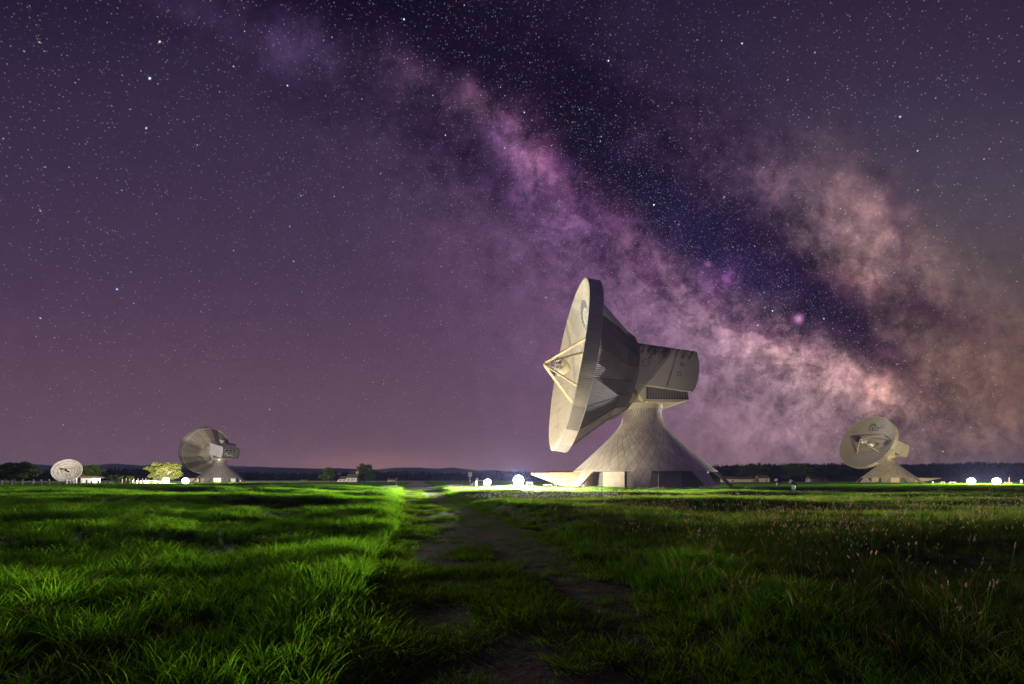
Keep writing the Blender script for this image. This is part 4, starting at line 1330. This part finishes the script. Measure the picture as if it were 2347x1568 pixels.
nx0, nx1, sx0, sx1 = X1 - ox, X2 - ox, X0 - ox + 1, X1 - ox
b = MB(); b.prism([(nx0, 0), (nx1, 0), (nx1, 5.6), (nx0, 5.6)], -4, 4); b.prism([(sx0, 0), (sx1, 0), (sx1, 3.9), (sx0, 3.9)], -3.2, 3.2); b.box((sx0 - .7, 0, 1.2), (1.5, 4, 2.4)); b.build('wall', M['plaster'], root)
b = MB(); gable(b, nx0, nx1, -4, 4, 5.7, 10.4); gable(b, sx0, sx1, -3.2, 3.2, 4.0, 7.4); b.build('roof', M['tile'], root)
tx = nx1 - 1.3
root.scale = (1, 1, .6)
b = MB(); b.box((tx, 1.5, 7.0), (1.9, 2.2, 13.0)); tw = b.build('tower', M['plaster_y'], root)
b = MB(); b.lathe([(1.35, 13.4), (1.3, 14.0), (.8, 14.7), (.5, 15.2), (.6, 15.7), (.35, 16.3), (.1, 17.2), (.04, 18.6)], 8); o = b.build('onion_cap', M['tile'], tw); o.location = (tx, 1.5, 0)
b = MB(); b.box((tx, .38, 11.6), (.7, .1, 1.6)); b.build('belfry_opening', M['win_dark'], tw)
for wx in (nx0 + 1.6, nx0 + 4.3):
    b = MB(); b.box((wx, -4.02, 2.9), (.9, .14, 1.9)); b.build('window', M['win_dark'], root)
for wx in (sx0 + 1.6, sx0 + 4.2):
    b = MB(); b.box((wx, -3.22, 2.2), (.9, .14, 1.5)); b.build('window', M['win_dark'], root)
b = MB(); b.tube([(nx0 + 6.3, -4.0, 3.3), (nx0 + 6.3, -4.1, 3.3)], .55, 12); b.build('window', M['win_dark'], root)


def shed(px, Y, w, h, label, dp=6, wallm='plaster'):
    rt = empty('shed', at(px, Y), label, 'shed', 'small farm sheds at the foot of the wooded rise' if px > 1000 else None)
    b = MB(); b.box((0, 0, h * .3), (w, dp, h * .6)); b.build('wall', M[wallm], rt)
    b = MB(); gable(b, -w / 2, w / 2, -dp / 2, dp / 2, h * .6 + .1, h); b.build('roof', M['tile'], rt)
    b = MB(); b.box((w * .2, -dp / 2 - .03, h * .25), (w * .15, .08, h * .4)); b.build('door', M['wood'], rt)
    for o_ in rt.children: pass
    return rt


for px, Y, w, h, lb in ((1669, 330, 9, 4.2, 'shed nearest the right foot of the main antenna'), (1712, 350, 22, 4.0, 'long low shed under the dim broad tree'),
                        (1746, 345, 8, 5.2, 'short taller shed right of the long low one'), (1870, 380, 14, 4.4, 'small barn below the bushy tree between the antennas')):
    r_ = shed(px, Y, w, h, lb)
    r_.location.z = float(terrain(r_.location.x, r_.location.y)) + .0
shed(910 - 12, 420, 7, 3.4, 'tiny hut in the meadow right of the church').location.x = at(898, 420)[0]
shed(698, 430, 6, 2.6, 'tiny field hut left of the church')

# ------------------------------------------------------------------ hut, small mesh dish and fences at left
hx, hy = at(197, 190)[0], 190
root = empty('hut', (hx, hy, 0), 'low white hut with a curved brown roof beside the mesh dish', 'hut')
b = MB(); b.box((2.0, 0, 1.15), (4.6, 4, 2.3)); b.box((-3.3, 0, 1.15), (1.2, 4, 2.3)); b.box((-1.4, 1.4, 1.15), (3, 1.2, 2.3)); b.build('wall', M['white'], root)
b = MB(); P = []
b.prism([(-4.4, 2.35), (-4.2, 2.9), (-1, 3.15), (3.2, 3.1), (5.2, 2.75), (5.9, 2.35)], -2.6, 2.4); b.build('roof', M['tile'], root)
b = MB(); b.box((-1.2, -.6, 1.1), (.16, .16, 2.2)); b.box((-2.4, .75, 1.1), (.9, .08, 2.0)); b.build('door', M['wood'], root)

dx, dy = at(161, 185)[0], 185
root = empty('mesh_dish', (dx, dy, 0), 'small weathered round dish with panel rings on a lattice stand', 'dish antenna')
aim = Vector((.36, -.84, .36)).normalized()
cz = 4.9
Tm = Matrix.Translation((-1.9, 1.2, cz)) @ aim.to_track_quat('Y', 'Z').to_matrix().to_4x4()
Rm = 4.9
b = MB(); b.lathe([(Rm * k / 12, 1.5 * (k / 12) ** 2) for k in range(1, 13)], 48, 'y'); b.lathe([(Rm, 1.5), (Rm + .06, 1.42), (Rm + .02, 1.36)], 48, 'y'); b.build('reflector', M['meshdish'], root, True, Tm)
b = MB()
for k in (3, 5.2, 7.6, 10):
    r0 = Rm * k / 12; b.lathe([(r0, 1.5 * (k / 12) ** 2 + .02), (r0, 1.5 * (k / 12) ** 2 + .12), (r0 + .1, 1.5 * (k / 12) ** 2 + .12), (r0 + .1, 1.5 * (k / 12) ** 2 + .04)], 48, 'y')
b.build('ring_rib', M['wood'], root, mtx=Tm)
b = MB()
for i in range(24):
    t = i * math.pi / 12
    b.tube([(Rm * k / 12 * math.cos(t), 1.5 * (k / 12) ** 2 + .05, Rm * k / 12 * math.sin(t)) for k in (2, 5, 8, 12)], .022, 4)
b.build('radial_rib', M['trim'], root, mtx=Tm)
b = MB(); b.tube([(0, 0, 0), (0, 2.2, 0)], [.25, .12], 10); b.tube([(0, 2.2, 0), (0, 2.5, 0)], .3, 10); b.build('feed', M['black'], root, mtx=Tm)
b = MB()
for a in (.5, 2.6, 4.7): b.tube([(3.2 * math.cos(a), .5, 3.2 * math.sin(a)), (0, 2.5, 0)], .05, 5)
b.build('feed_strut', M['black'], root, mtx=Tm)
b = MB()
for sx in (-1, 1):
    for sy in (-1, 1):
        b.tube([(sx * 1.3 - 1.2, sy * 1.3 + 1.5, 0), (sx * .5 - 1.2, sy * .5 + 1.6, cz - 1.5)], .09, 6)
b.tube([(-2.5, .2, .8), (.1, .2, 2.2)], .05, 5); b.tube([(.1, .2, .8), (-2.5, .2, 2.2)], .05, 5); b.box((-1.2, 1.6, cz - 1.3), (2.2, 2.0, .5)); b.tube([(.2, 0, 0), (-.4, .8, 3.5)], .07, 5); b.build('stand', M['trim'], root)


def fence(px0, px1, Y0, Y1, n, h, label, m1='white'):
    p0, p1 = Vector(at(px0, Y0)), Vector(at(px1, Y1))
    root = empty('wire_fence', p0, label, 'fence', 'post and wire fences on the left')
    rd = random.Random(n)
    pb = MB(); pb.box((0, 0, h / 2), (.22, .22, h)); pm = pb.mesh('post', M[m1])
    for i in range(n):
        q = (p1 - p0) * ((i + rd.uniform(-.12, .12) * (0 < i < n - 1)) / (n - 1))
        o_ = bpy.data.objects.new('post', pm); col.objects.link(o_); o_.parent = root; o_.location = q; o_.rotation_euler = (rd.uniform(-.03, .03), rd.uniform(-.04, .04), 0); o_.scale = (1, 1, rd.uniform(.92, 1.1))
    wb = MB(); d_ = p1 - p0
    for z in (.25, .6, .95, 1.3):
        if z < h: wb.tube([(0, 0, z), tuple(d_ + Vector((0, 0, z)))], .008, 3)
    wb.build('wire', M['trim'], root)
    for o_ in list(root.children): pass


fence(4, 340, 100, 176, 24, 1.3, 'near wire fence with pale posts running along the left meadow')
fence(-10, 190, 145, 160, 11, 1.75, 'farther wire fence with dark gaps behind the mesh dish')
fence(280, 334, 200, 205, 7, 2.2, 'tall pale fence panel row below the two bright bushes', 'wood')
# low objects between the fence and the left floodlight
for px, w, h, lb in ((346, 4.0, 1.3, 'brown timber stack with a white cover near the left lamps'), (362, 2.6, 1.0, 'low white table frame left of the golden tree')):
    rt = empty('picnic_table', at(px, 182), lb, 'table', 'tables near the left floodlights')
    b = MB(); b.box((0, 0, h), (w, 1.2, .16)); b.build('tabletop', M['trim'], rt)
    for sx in (-1, 1):
        b = MB(); b.box((sx * w * .42, 0, h * .46), (.16, .9, h * .92)); b.build('leg', M['wood'], rt)
    b = MB(); b.box((0, -.95, h * .5), (w * .9, .35, .12)); b.build('bench', M['wood'], rt)


# ------------------------------------------------------------------ small things at the end of the track
def table_frame(px, Y, w, h, label, m='wood', nm='bench', cat='bench', group=None):
    rt = empty(nm, (at(px, Y)[0], Y, 0), label, cat, group)
    rt.location.z = float(terrain(rt.location.x, Y))
    b = MB(); b.box((0, 0, h - .18), (w, .5, .36 if m == 'wood' else .12)); b.build('top', M[m], rt)
    for sx in (-1, 1):
        b = MB(); b.box((sx * w * .46, 0, (h - .36) / 2), (.1, .4, h - .36)); b.build('leg', M[m], rt)
    return rt


table_frame(978, 165, 2.9, 1.15, 'wooden barrier with a broad board at the end of the track')
table_frame(1213, 74, 1.0, 1.1, 'white metal frame just right of the big floodlight', 'white', 'frame_stand', 'stand', 'white metal stands by the antennas')
table_frame(1255, 78, 1.5, .8, 'low white stand under the entrance canopy of the main antenna', 'white', 'frame_stand', 'stand', 'white metal stands by the antennas')
table_frame(2182, 176, 2.2, .8, 'white low stand left of the right-hand floodlights', 'white', 'frame_stand', 'stand', 'white metal stands by the antennas')
table_frame(2160, 186, 1.2, .9, 'small white stand beneath the tip of the right canopy', 'white', 'frame_stand', 'stand', 'white metal stands by the antennas')
table_frame(2310, 178, 2.6, .8, 'white low stand behind the wooden post at the right edge', 'white', 'frame_stand', 'stand', 'white metal stands by the antennas')
table_frame(1100, 86, 1.7, 1.5, 'grey bench frame between the sign and the small floodlight', 'trim', 'frame_stand', 'stand')


def wpost(px, Y, h, r, label, m='wood', tilt=0.0):
    b = MB(); b.tube([(0, 0, -.1), (tilt * .5, 0, h * .5), (tilt, 0, h - .05), (tilt, 0, h)], [r, r * .95, r * .9, r * .6], 8)
    o = b.build('wooden_post', M[m]); X = at(px, Y)[0]; o.location = (X, Y, float(terrain(X, Y)))
    tag(o, label, 'post')


wpost(908, 84, 1.8, .09, 'thin weathered post at the left edge of the track', tilt=.06)
wpost(1082, 84, .95, .13, 'short dark post in front of the sign', 'bark')
wpost(1103, 84, 1.0, .13, 'short dark post beside the grey bench frame', 'bark')
wpost(2312, 170, 2.6, .12, 'tall wooden post near the right edge of the meadow')
wpost(2215 - 78, 178, .9, .1, 'stub post left of the white low stand', 'white')
rt = empty('sign_post', (at(1077, 97)[0], 97, 0), 'blank pale sign board on a post with two small signs below', 'sign')
b = MB(); b.tube([(0, 0, 0), (0, 0, 2.1)], .045, 8); b.build('pole', M['trim'], rt)
b = MB(); b.box((0, -.06, 2.6), (.85, .05, 1.0)); b.build('sign_board', M['white'], rt)
b = MB(); b.tube([(0, -.10, 1.75), (0, -.06, 1.75)], .19, 16); b.build('round_sign', M['white'], rt)
b = MB(); b.box((0, -.08, 1.25), (.42, .04, .32)); b.build('small_sign', M['white'], rt)
rt = empty('post_box', (at(1093, 90)[0], 90, 0), 'slim post with a small white double box on top', 'post')
b = MB(); b.tube([(0, 0, 0), (0, 0, 1.5)], .05, 8); b.build('pole', M['trim'], rt)
b = MB(); b.box((-.12, 0, 1.65), (.2, .12, .34)); b.box((.14, 0, 1.65), (.2, .12, .3)); b.build('box', M['white'], rt)
# boundary stone at the right edge
rt = empty('hydrant', (at(2340, 170)[0], 170, 0), 'pale hydrant-like stub at the right edge', 'hydrant')
b = MB(); b.lathe([(.45, 0), (.45, .2), (.25, .25), (.25, 1.0), (.32, 1.05), (.3, 1.3), (.1, 1.6), (.02, 1.65)], 16); b.build('body', M['white'], rt, True)
b = MB(); b.tube([(-.42, 0, .85), (.42, 0, .85)], .12, 10); b.build('nozzle', M['white'], rt)

# ------------------------------------------------------------------ haze
HAZE = 0.9e-4
if HAZE:
    b = MB(); b.box((0, 1900, 72), (12000, 4200, 148))
    o = b.build('haze', None)
    m = bpy.data.materials.new('haze'); m.use_nodes = True; nt = m.node_tree; nt.nodes.clear()
    pv = nt.nodes.new('ShaderNodeVolumePrincipled'); pv.inputs['Color'].default_value = (.27, .29, .60, 1); pv.inputs['Density'].default_value = HAZE; pv.inputs['Anisotropy'].default_value = .2
    oo = nt.nodes.new('ShaderNodeOutputMaterial'); nt.links.new(pv.outputs[0], oo.inputs['Volume'])
    o.data.materials.append(m); tag(o, 'thin night haze over the plain', kind='stuff', cat='haze')
